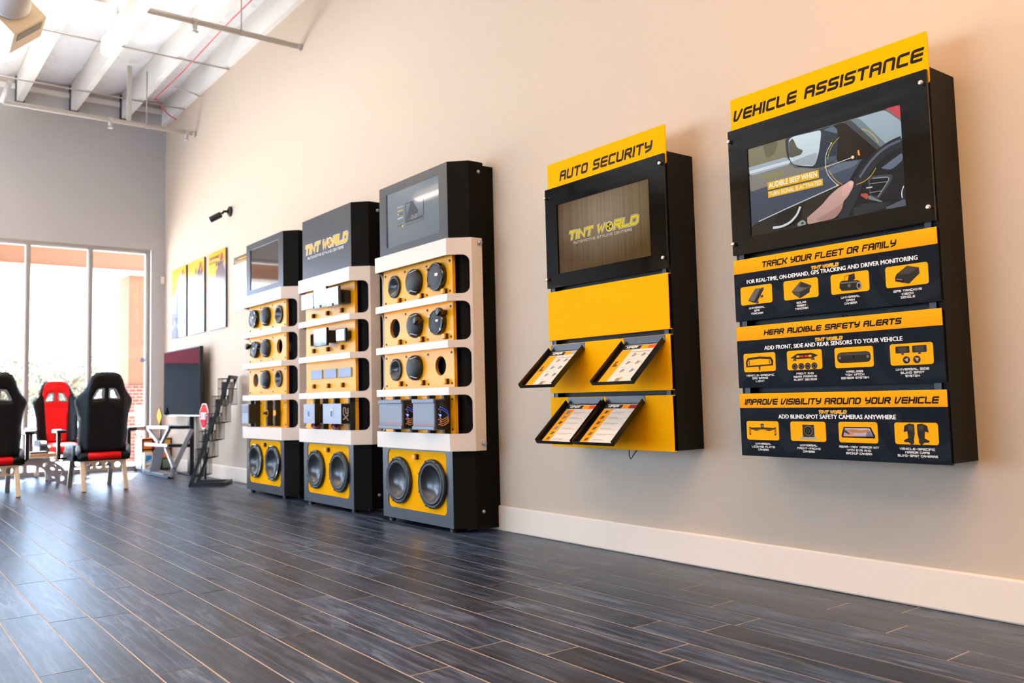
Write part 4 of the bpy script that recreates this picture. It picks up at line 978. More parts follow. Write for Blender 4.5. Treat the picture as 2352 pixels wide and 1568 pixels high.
def tray(u0, zt, label, slabel, art):
    w = .258; t = thing('brochure_tray', label, 'tray', (WX-.203, 3.0015-(u0+w/2), zt), -PI/2, 'black brochure trays on the yellow panels')
    d = Vector((0, -.215, -.190)); n = d.normalized(); up = Vector((0, n.z, -n.y)); hw = w/2     # slope direction, and its normal (towards the reader)
    if up.z < 0: up = -up
    o = Vector((0, -.002, -.030))
    MB().box(-hw, hw, -.0025, 0, -.032, .002).build('back_flange', TRAY, t)
    MB().obox(o+Vector((-hw, 0, 0))-up*.002, (w, 0, 0), d, up*.002).build('pan', TRAY, t)
    for s in (-1, 1): MB().obox(o+Vector((s*hw-.002*(s > 0), 0, 0)), (.002, 0, 0), d, up*.026).build('side_wall', TRAY, t)
    MB().obox(o+d+Vector((-hw, 0, 0)), (w, 0, 0), n*.002, up*.018).build('front_lip', TRAY, t)
    # the printed sheet lying in it
    s = thing('price_sheet', slabel, 'printed sheet', (0, 0, 0), 0, 'printed sheets in the trays')
    L = d.length-.022; W = w-.048
    M = Matrix.Translation(t.location) @ Matrix.Rotation(-PI/2, 4, 'Z') @ Matrix((( 1, 0, 0, 0), (0, -up.y, -n.y, o.y+d.y*.965+up.y*.0012), (0, -up.z, -n.z, o.z+d.z*.965+up.z*.0012), (0, 0, 0, 1)))
    s.matrix_basis = M
    MB().box(-W/2, W/2, -.0008, 0, 0, L).build('paper', mat('paper', 'd8cfc4', .5), s)
    P = Print(); X = lambda u: -W/2+u*W; Z = lambda v: v*L
    P.rect(X(0), Z(.885), X(.52), Z(.985), '2f3034', 0).rect(X(.52), Z(.885), X(.74), Z(.985), 'f0940f', 0).rect(X(.74), Z(.885), X(1), Z(.985), ('a9a29a', 'd2592a', 'd2592a', '9c2f34')[art], 0)
    P.text("VIPER", X(.06), X(.42), Z(.912), .016, .0042, 'e8e6e2', 1, G2, .2, cw=.8, sp=.3, rad=.05)
    P.build('sheet_header', RPRINT, s, (0, -.0012, 0))
    P = Print(); P.poly([(X(0), Z(0)), (X(.26), Z(0)), (X(.30), Z(.87)), (X(0), Z(.87))], 'f39a1c', 0)
    if art < 2:
        P.poly([(X(.06), Z(.42)), (X(.20), Z(.42)), (X(.22), Z(.47)), (X(.14), Z(.48)), (X(.16), Z(.58)), (X(.08), Z(.56))], '6b4c20', 1)
        for r in range(3):
            for c in range(2):
                x, z = .50+.28*c, .72-.21*r
                P.poly([(X(x-.06), Z(z-.03)), (X(x-.02), Z(z-.05)), (X(x+.02), Z(z+.04)), (X(x-.03), Z(z+.05))], '7c7c80', 1).poly([(X(x+.0), Z(z-.04)), (X(x+.04), Z(z-.03)), (X(x+.06), Z(z+.04)), (X(x+.02), Z(z+.03))], '8f8f94' if (r, c) != (2, 1) else '6f8e98', 1)
                P.rect(X(x+.08), Z(z-.01), X(x+.13), Z(z), '9a9a9a', 1)
        P.rect(X(.36), Z(.80), X(.9), Z(.815), '8c8883', 1); P.poly([(X(.48), Z(.03)), (X(.62), Z(.03)), (X(.64), Z(.12)), (X(.5), Z(.12))], '8d8478', 1).rect(X(.60), Z(.08), X(.66), Z(.13), 'e09a50', 2)
        for z in (.60, .39, .18): P.rect(X(.36), Z(z), X(.52), Z(z+.012), 'b3afa8', 1)
    else:
        for r in range(6):
            z = .80-.14*r; P.poly([(X(.09), Z(z-.05)), (X(.19), Z(z-.05)), (X(.22), Z(z+.02)), (X(.12), Z(z+.03))], ('5a78a8', '6a5a40', '5a5550', '6a78a0', '57462c', '77706a')[(r*(1 if art == 3 else 5)) % 6] if art == 2 else '6a5236', 1)
            for k in range(2): P.rect(X(.34), Z(z-.02-.025*k), X(.34+(.40, .30, .45, .36, .5, .33)[(r+k) % 6]), Z(z-.012-.025*k), 'a8a29a' if k else '86817a', 1)
            P.rect(X(.86), Z(z-.03), X(.94), Z(z-.022), 'a5a09a', 1)
    P.build('sheet_artwork', RPRINT, s, (0, -.0012, 0))
tray(-.400, 1.066, 'black brochure tray, upper left of the four on the yellow panels', 'product sheet of small items in the upper left tray, grey header corner', 0)
tray(.129, 1.067, 'black brochure tray, upper right of the four on the yellow panels', 'product sheet of small items in the upper right tray, orange header corner', 1)
tray(-.279, .789, 'black brochure tray, lower left of the four, touching its neighbour', 'price list sheet with blue and orange pictures in the lower left tray', 2)
tray(-.006, .791, 'black brochure tray, lower right of the four, touching its left neighbour', 'price list sheet with dark red header corner in the lower right tray', 3)

# ------------------------------------------------------------------ posters, camera and small fittings on the walls
def poster(ya, yb, label, seed):
    yc = (ya+yb)/2; w = ya-yb; t = thing('poster', label, 'poster', (WX, yc, 1.61), -PI/2, 'yellow-topped posters on the right wall'); h = .85
    MB().box(-w/2, w/2, -.022, -.002, 0, h).build('foam_board', mat('foam_board_edge', '4a4048', .5), t)
    P = Print(); R = random.Random(seed); x = lambda u: -w/2+.002+u*(w-.004); z = lambda v: .002+v*(h-.004)
    P.poly([(x(0), z(0)), (x(1), z(0)), (x(1), z(.80)), (x(0), z(.62))], ['8d8f9c', '7d7f8c', '9d9ca2', 'b8b4b0'], 0)
    P.poly([(x(0), z(.62)), (x(1), z(.80)), (x(1), z(1)), (x(0), z(1))], ['f0c254', 'f2b01c', 'f7b015', 'f7b51e'], 0)
    P.poly([(x(.36), z(.0)), (x(.98), z(0)), (x(.98), z(.70)), (x(.86), z(.84)), (x(.66), z(.86)), (x(.46), z(.74)), (x(.38), z(.56))], ['5e606c', '50525e', '585a66', '666874', '70727c', '6a6c78', '646672'], 1)
    for k in range(5): u = .48+.1*k; P.poly([(x(u-.05), z(.80)), (x(u+.04), z(.82)), (x(u+.05), z(.88+R.uniform(0, .05))), (x(u-.03), z(.86))], R.choice(('4c4e58', '7a7c86', '3c3e48')), 2)
    P.poly([(x(0), z(.36)), (x(.30), z(.38)), (x(.34), z(.66)), (x(.16), z(.64)), (x(0), z(.58))], 'dcdde0', 2)
    P.poly([(x(.72), z(.86)), (x(.86), z(.88)), (x(.84), z(.96)), (x(.74), z(.95))], 'b8402c', 3)
    if seed == 3: P.text("PERFORMANCE", x(.05), x(.68), z(.905), .036, .008, '6a4a10', 3, G2, .1, cw=.6, sp=.3); P.text("PROVIDER", x(.05), x(.45), z(.855), .026, .006, '8a6a1c', 3, G2, .1, cw=.6, sp=.3)
    for k in range(7): u = .10+.12*k; P.poly(circle(x(u), z(.16+.05*(k % 3)), .030, 14), R.choice(('a6a8b4', 'c0c2cc', '6c6e7a')), 2)
    P.build('poster_print', GPRINT, t, (0, -.0225, 0))
poster(10.72, 10.155, 'farthest yellow-topped poster, nearest the window corner', 1)
poster(10.07, 9.505, 'middle of the three yellow-topped posters', 2)
poster(9.37, 8.815, 'yellow-topped poster nearest the camera, beside the price chart', 3)
def chart():
    t = thing('wall_chart', 'pale wall chart with a grey heading, half hidden behind the farthest tower', 'poster', (WX, 8.31, 1.75), -PI/2); w, h = .58, .56
    MB().box(-w/2, w/2, -.012, -.001, 0, h).build('foam_board', mat('white_board', 'e6e4e4', .5), t)
    P = Print(); x = lambda u: -w/2+u*w; z = lambda v: v*h
    P.rect(x(0), z(0), x(1), z(1), 'e4e3e6', 0).rect(x(0), z(.87), x(1), z(1), '6b6264', 1).rect(x(.20), z(.93), x(.8), z(.96), 'd9a43a', 2).rect(x(.1), z(.885), x(.9), z(.905), 'd9a43a', 2)
    for v in (.78, .70, .62, .54, .40): P.rect(x(.05), z(v), x(.95), z(v+.006), 'a9a29c', 1)
    for u in (.2, .35, .5, .65, .8): P.rect(x(u), z(.54), x(u+.006), z(.78), 'b9b3ae', 1)
    P.poly([(x(.08), z(.16)), (x(.40), z(.14)), (x(.5), z(.24)), (x(.36), z(.32)), (x(.16), z(.30))], 'a9aebc', 1).rect(x(0), z(0), x(1), z(.05), 'c2c2cc', 1)
    P.build('chart_print', GPRINT, t, (0, -.0125, 0))
chart()
def camera_unit():
    t = thing('security_camera', 'black bullet camera with a white lens ring high on the right wall', 'camera', (WX, 8.72, 2.83))
    MB().lathe([(.055, 0), (.055, .02), (.03, .03)], (0, 0, 0), (-1, 0, 0), 20).build('wall_base', DARK, t)
    MB().tube([(-.02, 0, 0), (-.07, .01, -.005), (-.09, .02, -.03)], .014, 10).build('swivel_arm', DARK, t)
    ax = Vector((-.78, .40, -.48)).normalized(); c = Vector((-.07, .0, -.02))
    MB().lathe([(0, .03), (.030, .035), (.032, .05), (.032, .165), (.028, .17)], c, ax, 24).build('camera_body', DARK, t)
    MB().lathe([(.030, .166), (.030, .174), (.012, .176), (0, .174)], c, ax, 24).build('lens_ring', mat('lens_ring', 'f4f2f0', .25, emit='ffffff', power=.35), t)  # ring given a weak glow of its own to look lit
camera_unit()
tag(MB().box(3.125, 3.168, FY-.028, FY, 2.345, 2.435).build('motion_sensor', mat('sensor_white', 'f2e8e0', .5), bevel=.004), 'small white sensor box on the far wall near the corner', 'sensor')
P = Print(); P.poly(circle(0, 0, .028, 24), '4a5aa8', 0).poly(circle(0, 0, .022, 24), 'd8dcf0', 1).poly(circle(0, 0, .018, 24), '4a5aa8', 2).rect(-.010, -.006, .010, .006, 'd8dcf0', 3)
o = P.build('window_decal', print_mat('vinyl_print', .4)); o.location = (2.925, FY+.049, 1.37); tag(o, 'round blue sticker on the rightmost window pane', 'sticker')
tag(MB().box(WX-.012, WX, 9.605, 9.625, 1.345, 1.455).build('wall_strip', DARK), 'thin dark vertical strip on the right wall above the television', 'strip')

# ------------------------------------------------------------------ television, simulator rig, rack, signs, crate
TVB = mat('tv_black', '0b0b0e', .4)
tv = thing('television', 'large glossy dark television on a black post stand near the window corner', 'television', (3.06, 9.99, 0), -PI/2)
MB().box(-.665, .665, -.012, .03, .67, 1.44).build('tv_case', TVB, tv, bevel=.003)
MB().box(-.655, .655, -.0145, -.011, .683, 1.43).build('tv_screen', mat('tv_glass', '0d0e12', .03, spec=.10), tv)
MB().box(-.665, .665, -.016, -.012, .668, .682).build('bottom_strip', SILVER, tv)
MB().box(.12, .19, .03, .085, 0.0, 1.1).build('post', TVB, tv, bevel=.003)
MB().box(-.15, .46, .0, .10, 0, .02).build('stand_foot', TVB, tv, bevel=.003)
ALU = mat('rig_silver', '9498a2', .35, .3); RIGB = mat('rig_black', '121216', .3, .3)
rig = thing('simulator_rig', 'silver and black folding racing simulator frame in front of the television', 'simulator rig', (0, 0, 0))
def rb(a, b, m, nm='frame_bar', w=.035): MB().bar(a, b, w, w).build(nm, m, rig, bevel=.004)
NX, FX = 2.80, 3.00
rb((NX, 10.42, .545), (NX, 9.55, .555), ALU); rb((NX, 9.55, .555), (FX, 9.46, .55), RIGB); rb((FX, 9.44, .55), (FX, 10.3, .55), RIGB)
rb((NX, 10.50, .345), (NX, 9.60, .355), ALU); rb((NX, 9.60, .355), (FX, 9.46, .35), RIGB)
rb((NX, 10.40, .53), (NX, 9.96, .37), ALU); rb((NX, 9.58, .54), (NX, 9.86, .37), ALU); rb((NX, 9.70, .33), (NX, 9.40, .12), ALU)
rb((NX-.0, 9.54, .02), (FX, 9.42, .53), ALU, 'diagonal_bar', .045); rb((NX, 10.55, .02), (NX, 9.55, .02), RIGB, 'base_bar', .04); rb((NX+.02, 9.56, .02), (FX, 10.2, .02), RIGB, 'base_bar')
rb((NX, 10.52, .03), (NX+.1, 10.40, .12), ALU); rb((FX, 9.46, .03), (FX, 9.46, .52), RIGB, 'upright')
MB().obox((NX-.06, 10.12, .03), (.10, 0, 0), (0, -.22, .30), (.012, .006, .004)).build('pedal_plate', mat('pedal_plate', 'a8b4c0', .4), rig, bevel=.003)
MB().box(NX-.05, NX+.1, 9.62, 10.5, .04, .05).build('base_tray', ALU, rig)

def rack():
    t = thing('brochure_rack', 'black leaning wire rack of brochures beside the farthest speaker tower', 'rack')
    M = Matrix(((.84, .54, 0, 2.665), (-.54, .84, 0, 8.44), (0, 0, 1, 0), (0, 0, 0, 1))); t.matrix_basis = M
    W = .28; B = mat('rack_black', '0e0e10', .4)
    for y in (0, W): MB().bar((0, y, 0), (.39, y, 1.075), .03, .028).build('upright', B, t)
    MB().bar((.386, -.01, 1.065), (.386, W+.01, 1.065), .025, .025).build('top_bar', B, t)
    for y in (0, W): MB().bar((0, y, .02), (.33, y, .02), .03, .035).build('foot', B, t)
    MB().bar((.33, -.015, .02), (.33, W+.015, .02), .03, .035).build('foot_bar', B, t)
    WIRE = mat('rack_wire', '1c1c1e', .4, .5)
    for i in range(5):
        zc = .11+.172*i; xc = zc*.39/1.075+.055; b = MB(); x0, x1, z0, z1 = xc-.08, xc+.055, zc-.01, zc+.25
        if i == 0: x0 += .03
        for z in (z0, z1-.10, z1):
            b.tube([(x0, .03, z), (x1, .03, z), (x1, W-.03, z), (x0, W-.03, z)], .003, 5, closed=True)
        for y in (.03, W-.03):
            for x in [x0+(x1-x0)*k/4 for k in range(5)]: b.tube([(x, y, z0), (x, y, z1)], .0022, 5)
        for y in [.03+(W-.06)*k/6 for k in range(1, 6)]: b.tube([(x0, y, z1), (x0, y, z0), (x1, y, z0), (x1, y, z1-.10)], .0022, 5)
        b.build('wire_basket', WIRE, t)
    n = 0
    for i in range(1, 5):
        zc = .11+.172*i; xc = zc*.39/1.075+.035
        for k, col in enumerate((('5a6a78', 'e0dcd4'), ('38404c', 'b8b0a4'), ('6a7078', 'ddd2c0'), ('2c3440', '8f959c'))[i-1]):
            y = .045+.005*k; s = MB(); th = .006
            pr = [(xc-.045+.07*k+.018*math.sin(a*1.6), zc+a*.22) for a in [q/6 for q in range(7)]]
            v = [(x, y, z) for x, z in pr]+[(x+th, y, z) for x, z in pr]; v += [(x, y+.19, z) for x, _, z in v]
            f = []
            for q in range(6): f += [(q, q+1, q+15, q+14), (q+7, q+21, q+22, q+8), (q, q+7, q+8, q+1), (q+14, q+15, q+22, q+21)]
            f += [(0, 14, 21, 7), (6, 13, 27, 20)]
            s.add(v, f, 0, False); o = s.build('brochure', mat('brochure_'+col, col, .4)); o.matrix_basis = M
            tag(o, ('dark' if k == 0 else 'pale')+' brochure bundle in the wire rack, '+('second basket from the floor', 'third basket from the floor', 'fourth basket from the floor', 'topmost basket')[i-1], 'brochure', 'brochures in the wire rack')
rack()
def sign(x, y, zc, r, kind):
    post = mat('sign_post', '141416', .4)
    t = thing('stop_sign' if kind else 'warning_sign', 'small red octagonal stop sign on a floor stick beside the wire rack' if kind else 'small yellow diamond sign on a floor stick behind the simulator frame', 'sign', (x, y, 0), -PI/2)
    n = 8 if kind else 4; a0 = PI/8 if kind else 0
    pts = lambda q: [(q*math.cos(a0+2*PI*k/n), zc+q*math.sin(a0+2*PI*k/n)) for k in range(n)]
    MB().plate(pts(r), (), -.004, .004).build('sign_plate', mat('sign_white', 'efe8e4', .35) if kind else mat('sign_dark', '3a3028', .4), t)
    P = Print(); P.poly(pts(r*.93), 'd8202c' if kind else 'f2ae12', 1)
    if kind: P.text("STOP", -r*.66, r*.66, zc-r*.26, r*.52, r*.13, 'f4ece8', 2, G2, 0, cw=.6, sp=.28, rad=.12)
    else: P.line([(0, zc-r*.4), (0, zc+r*.05)], r*.14, 'b8402c', 2).poly(circle(0, zc+r*.3, r*.2, 14), '7a5a14', 2)
    P.build('sign_face', print_mat('sign_vinyl', .6, .05), t, (0, -.0042, 0))
    MB().box(-.011, .011, .004, .02, .01, zc+r*.3).build('stick', post, t)
    MB().lathe([(.0, 0), (.08, 0), (.08, .008), (.03, .014), (0, .014)], (0, .012, 0), (0, 0, 1), 24).build('base_plate', post, t)
sign(2.985, 8.98, .675, .142, 1); sign(3.0, 10.66, .668, .107, 0)
def crate():
    w, dp, h = .34, .30, .40
    t = thing('colour_block_chest', 'low chest of orange, red and yellow panels in a black frame by the window', 'chest', (3.0, 10.915, 0), -.0); FR = mat('chest_frame', '15171a', .35)
    b = MB(); x0, x1, y0, y1 = -w/2, w/2, -dp/2, dp/2
    for z in (.02, .15, .265, .385):
        for y in (y0, y1): b.box(x0, x1, y-.008, y+.008, z-.009, z+.009)
        for x in (x0, x1): b.box(x-.008, x+.008, y0, y1, z-.009, z+.009)
    for x in (x0, -.05, .06, x1):
        for y in (y0, y1): b.box(x-.008, x+.008, y-.008, y+.008, 0, .394)
    b.build('chest_frame', FR, t)
    cols = (('4d6a5c', 'c9ccc4', '6f8a7c'), ('ffb010', 'ffc428', 'f87420'), ('ff7a1c', 'e81c2c', 'ffac20'))
    zz = (.02, .15, .265, .385); xx = (x0, -.05, .06, x1)
    for r in range(3):
        for c in range(3): MB().box(xx[c]+.008, xx[c+1]-.008, y0-.004, y0+.006, zz[r]+.009, zz[r+1]-.009).build('colour_panel', mat('panel_'+cols[r][c], cols[r][c], .2, coat=.5), t, bevel=.003)
        MB().box(x0-.004, x0+.006, y0+.008, y1-.008, zz[r]+.009, zz[r+1]-.009).build('side_panel', mat('panel_side%d' % r, ('d8dcd4', 'f0e4dc', 'f4d8cc')[r], .2), t, bevel=.003)
    MB().box(x0, x1, y0, y1, .385, .40).build('chest_top', mat('chest_top', 'f08a2c', .3), t, bevel=.003)
crate()
car = thing('carton', 'small white carton with blue and orange print standing before the colourful chest', 'carton', (2.875, 10.70, 0), 0)
MB().box(-.05, .05, -.04, .04, 0, .235).build('carton_body', mat('carton_white', 'efece6', .5), car, bevel=.002)
P = Print(); P.poly([(-.035, .12), (.04, .16), (.035, .20), (-.03, .205)], '3a8fc4', 0).rect(-.035, .03, .02, .085, 'f09a20', 0).poly([(-.035, .10), (.045, .14), (.045, .15), (-.035, .115)], '8cc4e0', 1); P.build('carton_print', RPRINT, car, (0, -.0406, 0))

# ------------------------------------------------------------------ racing seat chairs and table
VINYL = mat('black_vinyl', '0c0d10', .4, spec=.28, bump=(60, .08, .002)); REDV = mat('red_vinyl', 'dc0610', .42, spec=.25, bump=(60, .06, .002)); HRING = mat('grey_grommet', '8d8a88', .5)
LEGM = mat('champagne_metal', 'c9b9a4', .35, .5); ARMP = mat('armrest_black', '0d0d0f', .3); ARMS = mat('armrest_silver', 'd6d6da', .2, .9)
HALF = [(0, 1.128), (.05, 1.128), (.095, 1.12), (.128, 1.095), (.152, 1.05), (.172, .995), (.198, .945), (.235, .905), (.258, .872), (.262, .845), (.252, .80), (.240, .755), (.228, .69), (.222, .62), (.225, .54), (.222, .46), (.208, .39), (.195, .365)]
OUT = HALF + [(-x, z) for x, z in reversed(HALF) if x > 0]
OUT = OUT[::-1]
HL = [(.026, .968), (.072, .962), (.080, .955), (.118, .880), (.112, .870), (.034, .876), (.026, .882)]
def seg_dist(p, poly):
    best = 9
    for i in range(len(poly)):
        ax, az = poly[i-1]; bx, bz = poly[i]; dx, dz = bx-ax, bz-az; L = dx*dx+dz*dz
        t = max(0, min(1, ((p[0]-ax)*dx+(p[1]-az)*dz)/L)) if L else 0
        best = min(best, math.hypot(p[0]-ax-t*dx, p[1]-az-t*dz))
    return best
def smooth01(t): t = max(0, min(1, t)); return t*t*(3-2*t)
holesL = [HL[::-1], [(-x, z) for x, z in HL]]
def dens(poly, n=3): return [((poly[i-1][0]*(n-k)+poly[i][0]*k)/n, (poly[i-1][1]*(n-k)+poly[i][1]*k)/n) for i in range(len(poly)) for k in range(n)]
OUTD = dens(OUT, 2); HOLD = [dens(h, 2) for h in holesL]
def back_y(x, z): return .262+(z-.37)*.13
def back_fn(x, z, k):
    d = min([seg_dist((x, z), OUTD)]+[seg_dist((x, z), h)*1.2 for h in HOLD]); e = min(1, d/.035); r = math.sqrt(max(0, 1-(1-e)**2))
    wing = smooth01((abs(x)-.13)/.13); cy = back_y(x, z)-.085*wing
    th = .036+.014*wing*(1 if k == 0 else -.4)
    pad = .012*smooth01((.15-abs(x))/.05)*smooth01((.86-z)/.05) if k == 0 else 0
    return (x, cy+(-th*r+pad*.6 if k == 0 else th*.8*r), z)
def grid_in(step=.022):
    pts = []; z = .375
    while z < 1.12:
        x = -.26
        while x < .261:
            if inside((x, z), OUT) and not any(inside((x, z), h) for h in holesL) and seg_dist((x, z), OUTD) > .008 and all(seg_dist((x, z), h) > .008 for h in HOLD): pts.append((x, z))
            x += step
        z += step
    return pts
EXTRA = grid_in()
def racing_chair():
    t = thing('racing_chair', 'x', 'chair', (0, 0, 0), 0, 'racing seat chairs by the window')
    b = MB().plate(OUTD, HOLD, 0, 0, 0, EXTRA, (), back_fn, True); b.build('backrest', VINYL, t)
    # red centre on the front of the backrest
    ins = [(-.105, .40), (.105, .40), (.128, .86), (.13, .90), (.150, .955), (.128, 1.05), (.095, 1.10), (.05, 1.112), (-.05, 1.112), (-.095, 1.10), (-.128, 1.05), (-.150, .955), (-.13, .90), (-.128, .86)]
    big = [[(x*1.0+(.006 if x > .05 else -.004)*(1), z+(.006 if z > .92 else -.006)) for x, z in HL][::-1], [(-(x+(.006 if x > .05 else -.004)), z+(.006 if z > .92 else -.006)) for x, z in HL]]
    ex = [p for p in EXTRA if inside(p, ins) and not any(inside(p, h) for h in big) and seg_dist(p, ins) > .008 and all(seg_dist(p, h) > .006 for h in big)]
    def ifn(x, z, k):
        p = back_fn(x, z, 0); return (x, p[1]-(.007 if k == 0 else -.004), z)
    MB().plate(dens(ins, 3), [dens(h, 2) for h in big], 0, 0, 0, ex, (), ifn, True).build('backrest_insert', REDV, t)
    for sgn in (-1, 1):
        path = [(sgn*x, back_y(x, z)+.004, z) for x, z in HL]
        dn = []
        for i in range(len(path)): dn += [tuple(Vector(path[i-1]).lerp(Vector(path[i]), k/3)) for k in range(3)]
        for off, nm in ((.020, 'grommet'), (-.036, 'grommet')): MB().tube([(x, y+off, z) for x, y, z in dn], .0085, 6, closed=True).build(nm, HRING, t)
    # seat
    s = MB()
    def seat(x0, x1, y0, y1, z0, z1, n=10):
        v = []; f = []
        for j in range(n+1):
            for i in range(n+1):
                u, w = i/n, j/n; e = min(u, 1-u, w, 1-w)/.18; r = math.sqrt(max(0, 1-(1-min(1, e))**2)); v.append((x0+(x1-x0)*u, y0+(y1-y0)*w, z0+(z1-z0)*(.55+.45*r)))
        k = len(v); v += [(x, y, z0) for x, y, _ in v]
        for j in range(n):
            for i in range(n): a = j*(n+1)+i; f += [(a, a+1, a+n+2, a+n+1), (k+a, k+a+n+1, k+a+n+2, k+a+1)]
        for i in range(n):
            f += [(i, k+i, k+i+1, i+1), (n*(n+1)+i, n*(n+1)+i+1, k+n*(n+1)+i+1, k+n*(n+1)+i)]
            a, c = i*(n+1), (i+1)*(n+1); f += [(a, c, k+c, k+a), (a+n, k+a+n, k+c+n, c+n)]
        return v, f
    s.add(*seat(-.225, .225, -.31, .27, .285, .385), 0, True)
    for sg in (-1, 1): s.add(*seat(sg*.215-.042, sg*.215+.042, -.29, .20, .285, .435), 0, True)
    s.build('seat', VINYL, t)
    MB().add(*seat(-.165, .165, -.325, .26, .295, .400), 0, True).build('seat_insert', REDV, t)
    MB().lathe([(0, -.15), (.028, -.15), (.034, -.14), (.034, .14), (.028, .15), (0, .15)], (0, .285, .330), (1, 0, 0), 20).build('rear_roll', REDV, t)
    MB().lathe([(0, -.215), (.033, -.21), (.034, -.152), (.034, .152), (.033, .21), (0, .215)], (0, .280, .330), (1, 0, 0), 20).build('rear_roll_end', VINYL, t)
    # frame
    for sx in (-1, 1):
        MB().bar((sx*.185, -.23, .29), (sx*.188, -.335, 0), .042, .03).build('leg', LEGM, t, bevel=.005)
        MB().bar((sx*.185, .24, .29), (sx*.188, .335, 0), .042, .03).build('leg', LEGM, t, bevel=.005)
        MB().box(sx*.185-.02, sx*.185+.02, -.25, .26, .268, .290).build('side_rail', LEGM, t, bevel=.003)
        MB().lathe([(0, 0), (.05, 0), (.052, .02), (.04, .035), (0, .036)], (sx*.205, .225, .385), (sx, 0, 0), 20).build('hinge_cover', mat('hinge_grey', '8c8f96', .35, .4), t)
    for sy in (-1, 1):
        y = sy*.262
        MB().plate(rrect(-.175, .195, .175, .285, .01), [circle(x, .238, .029, 20) for x in (-.125, -.042, .042, .125)], y-.008, y+.008).build('cross_panel', LEGM, t)
    for sx in (-1, 1):
        MB().box(sx*.325-.017, sx*.325+.017, -.155, -.115, .30, .555).build('armrest_post', ARMP, t, bevel=.006)
        MB().box(sx*.325-.010, sx*.325+.010, -.150, -.12, .30, .40).box(min(sx*.20, sx*.325), max(sx*.20, sx*.325), -.15, -.12, .290, .312).build('armrest_bracket', ARMP, t, bevel=.003)
        MB().box(sx*.325-.045, sx*.325+.045, -.22, .02, .552, .582).build('armrest_pad', ARMP, t, bevel=.012)
        MB().box(sx*.325-.046, sx*.325+.046, -.25, -.205, .548, .586).build('armrest_tip', ARMS, t, bevel=.014)
    return t
ch = racing_chair()
ch.location = (1.953, 9.045, 0); ch.rotation_euler = (0, 0, PI); ch['label'] = 'racing chair with its black back to the camera, beside the simulator frame'
dup(ch, (1.03, 9.05, 0), PI, 'black-backed racing chair cut off by the left edge of the picture')
dup(ch, (1.925, 10.74, 0), 0, 'racing chair showing its red front, in the back against the window')

def table():
    t = thing('coffee_table', 'low silver coffee table on arched legs with round holes, between the chairs', 'table', (1.455, 10.10, 0)); ST = mat('table_metal', 'a9a2a4', .35, .6)
    A = [PI*i/24 for i in range(25)]
    out = [(.40*math.cos(a)*(1 if True else 1), .285*math.sin(a)**.8) for a in A] + [(-.29*math.cos(a), .20*math.sin(a)**.9) for a in A]
    out = [(.40*math.cos(a), .285*(max(0, math.sin(a)))**.75) for a in A]+[(-.285*math.cos(a), .205*(max(0, math.sin(a)))**.9) for a in A]
    hs = []
    for a in (.16, .42, .72, 1.05, PI-1.05, PI-.72, PI-.42, PI-.16):
        ro, zo, ri, zi = .40*math.cos(a), .285*math.sin(a)**.75, .285*math.cos(a), .205*math.sin(a)**.9
        hs.append(circle((ro+ri)/2, (zo+zi)/2, .029, 18))
    for y in (-.17, .24): MB().plate(out, hs, y-.006, y+.006).build('arched_leg', ST, t)
    for x in (-.2, .2): MB().box(x-.015, x+.015, -.17, .24, .258, .27).build('cross_bar', ST, t)
    MB().box(-.36, .36, -.28, .27, .284, .292).build('table_top', mat('frosted_glass_top', 'dfe6ea', .08, spec=.6), t, bevel=.002)
table()
tag(MB().box(1.475, 1.735, 9.84, 10.14, .292, .325).build('catalogue_box', mat('tan_card', 'b98a5c', .6), bevel=.002), 'flat tan box lying on the low silver table', 'box')
tag(MB().box(1.49, 1.66, 9.90, 10.11, .325, .342).build('black_folder', DARK, bevel=.003), 'thin black folder lying on the flat tan box', 'folder')

# ------------------------------------------------------------------ outside the window
struct(MB().box(-40, 60, FY+.18, 90, -.25, -.03).build('ground', mat('outdoor_concrete', 'ebe6de', .9, var=(.6, .12))))
ORNG = mat('orange_stucco', '74482c', .85, bump=(60, .3, .004)); ORNGW = mat('canopy_trim', 'b8a898', .7)
struct(MB().box(-14, 3.9, 13.3, 13.75, 2.82, 3.35).build('canopy_beam', ORNG)); struct(MB().box(-14, 3.95, 13.26, 13.8, 3.13, 3.20).box(-14, 3.95, 13.27, 13.79, 2.76, 2.82).build('canopy_trim', ORNGW))
struct(MB().box(3.30, 3.95, 13.35, 13.95, 1.10, 2.78).build('canopy_column', ORNG))
def brick():
    m = bpy.data.materials.new('red_brick'); m.use_nodes = True; nt = m.node_tree; b = nt.nodes['Principled BSDF']; t = nt.nodes.new('ShaderNodeTexBrick'); tc = nt.nodes.new('ShaderNodeTexCoord'); mp = nt.nodes.new('ShaderNodeMapping')
    mp.inputs['Rotation'].default_value = (PI/2, 0, 0); nt.links.new(tc.outputs['Object'], mp.inputs[0]); nt.links.new(mp.outputs[0], t.inputs['Vector'])
    t.inputs['Color1'].default_value = (*srgb('7c3826'), 1); t.inputs['Color2'].default_value = (*srgb('682c1f'), 1); t.inputs['Mortar'].default_value = (*srgb('8c6c58'), 1); t.inputs['Scale'].default_value = 5; t.inputs['Mortar Size'].default_value = .03
    nt.links.new(t.outputs[0], b.inputs['Base Color']); b.inputs['Roughness'].default_value = .85; return m
struct(MB().box(3.26, 3.99, 13.31, 13.99, -.03, 1.10).build('brick_plinth', brick()))
struct(MB().box(-22, -.5, 36, 44, -.03, 3.6).build('shop_building', mat('dark_facade', '4a4542', .8)))  # unseen building, glazing and awning, placed and sized for reflections indoors
struct(MB().box(-21.5, -1, 35.9, 36, .3, 2.6).build('shop_front', mat('shop_glazing', '20262c', .3)))
struct(MB().box(-20, -2, 35.2, 36, 2.5, 3.1).build('awning', mat('red_awning', '7c2430', .8)))
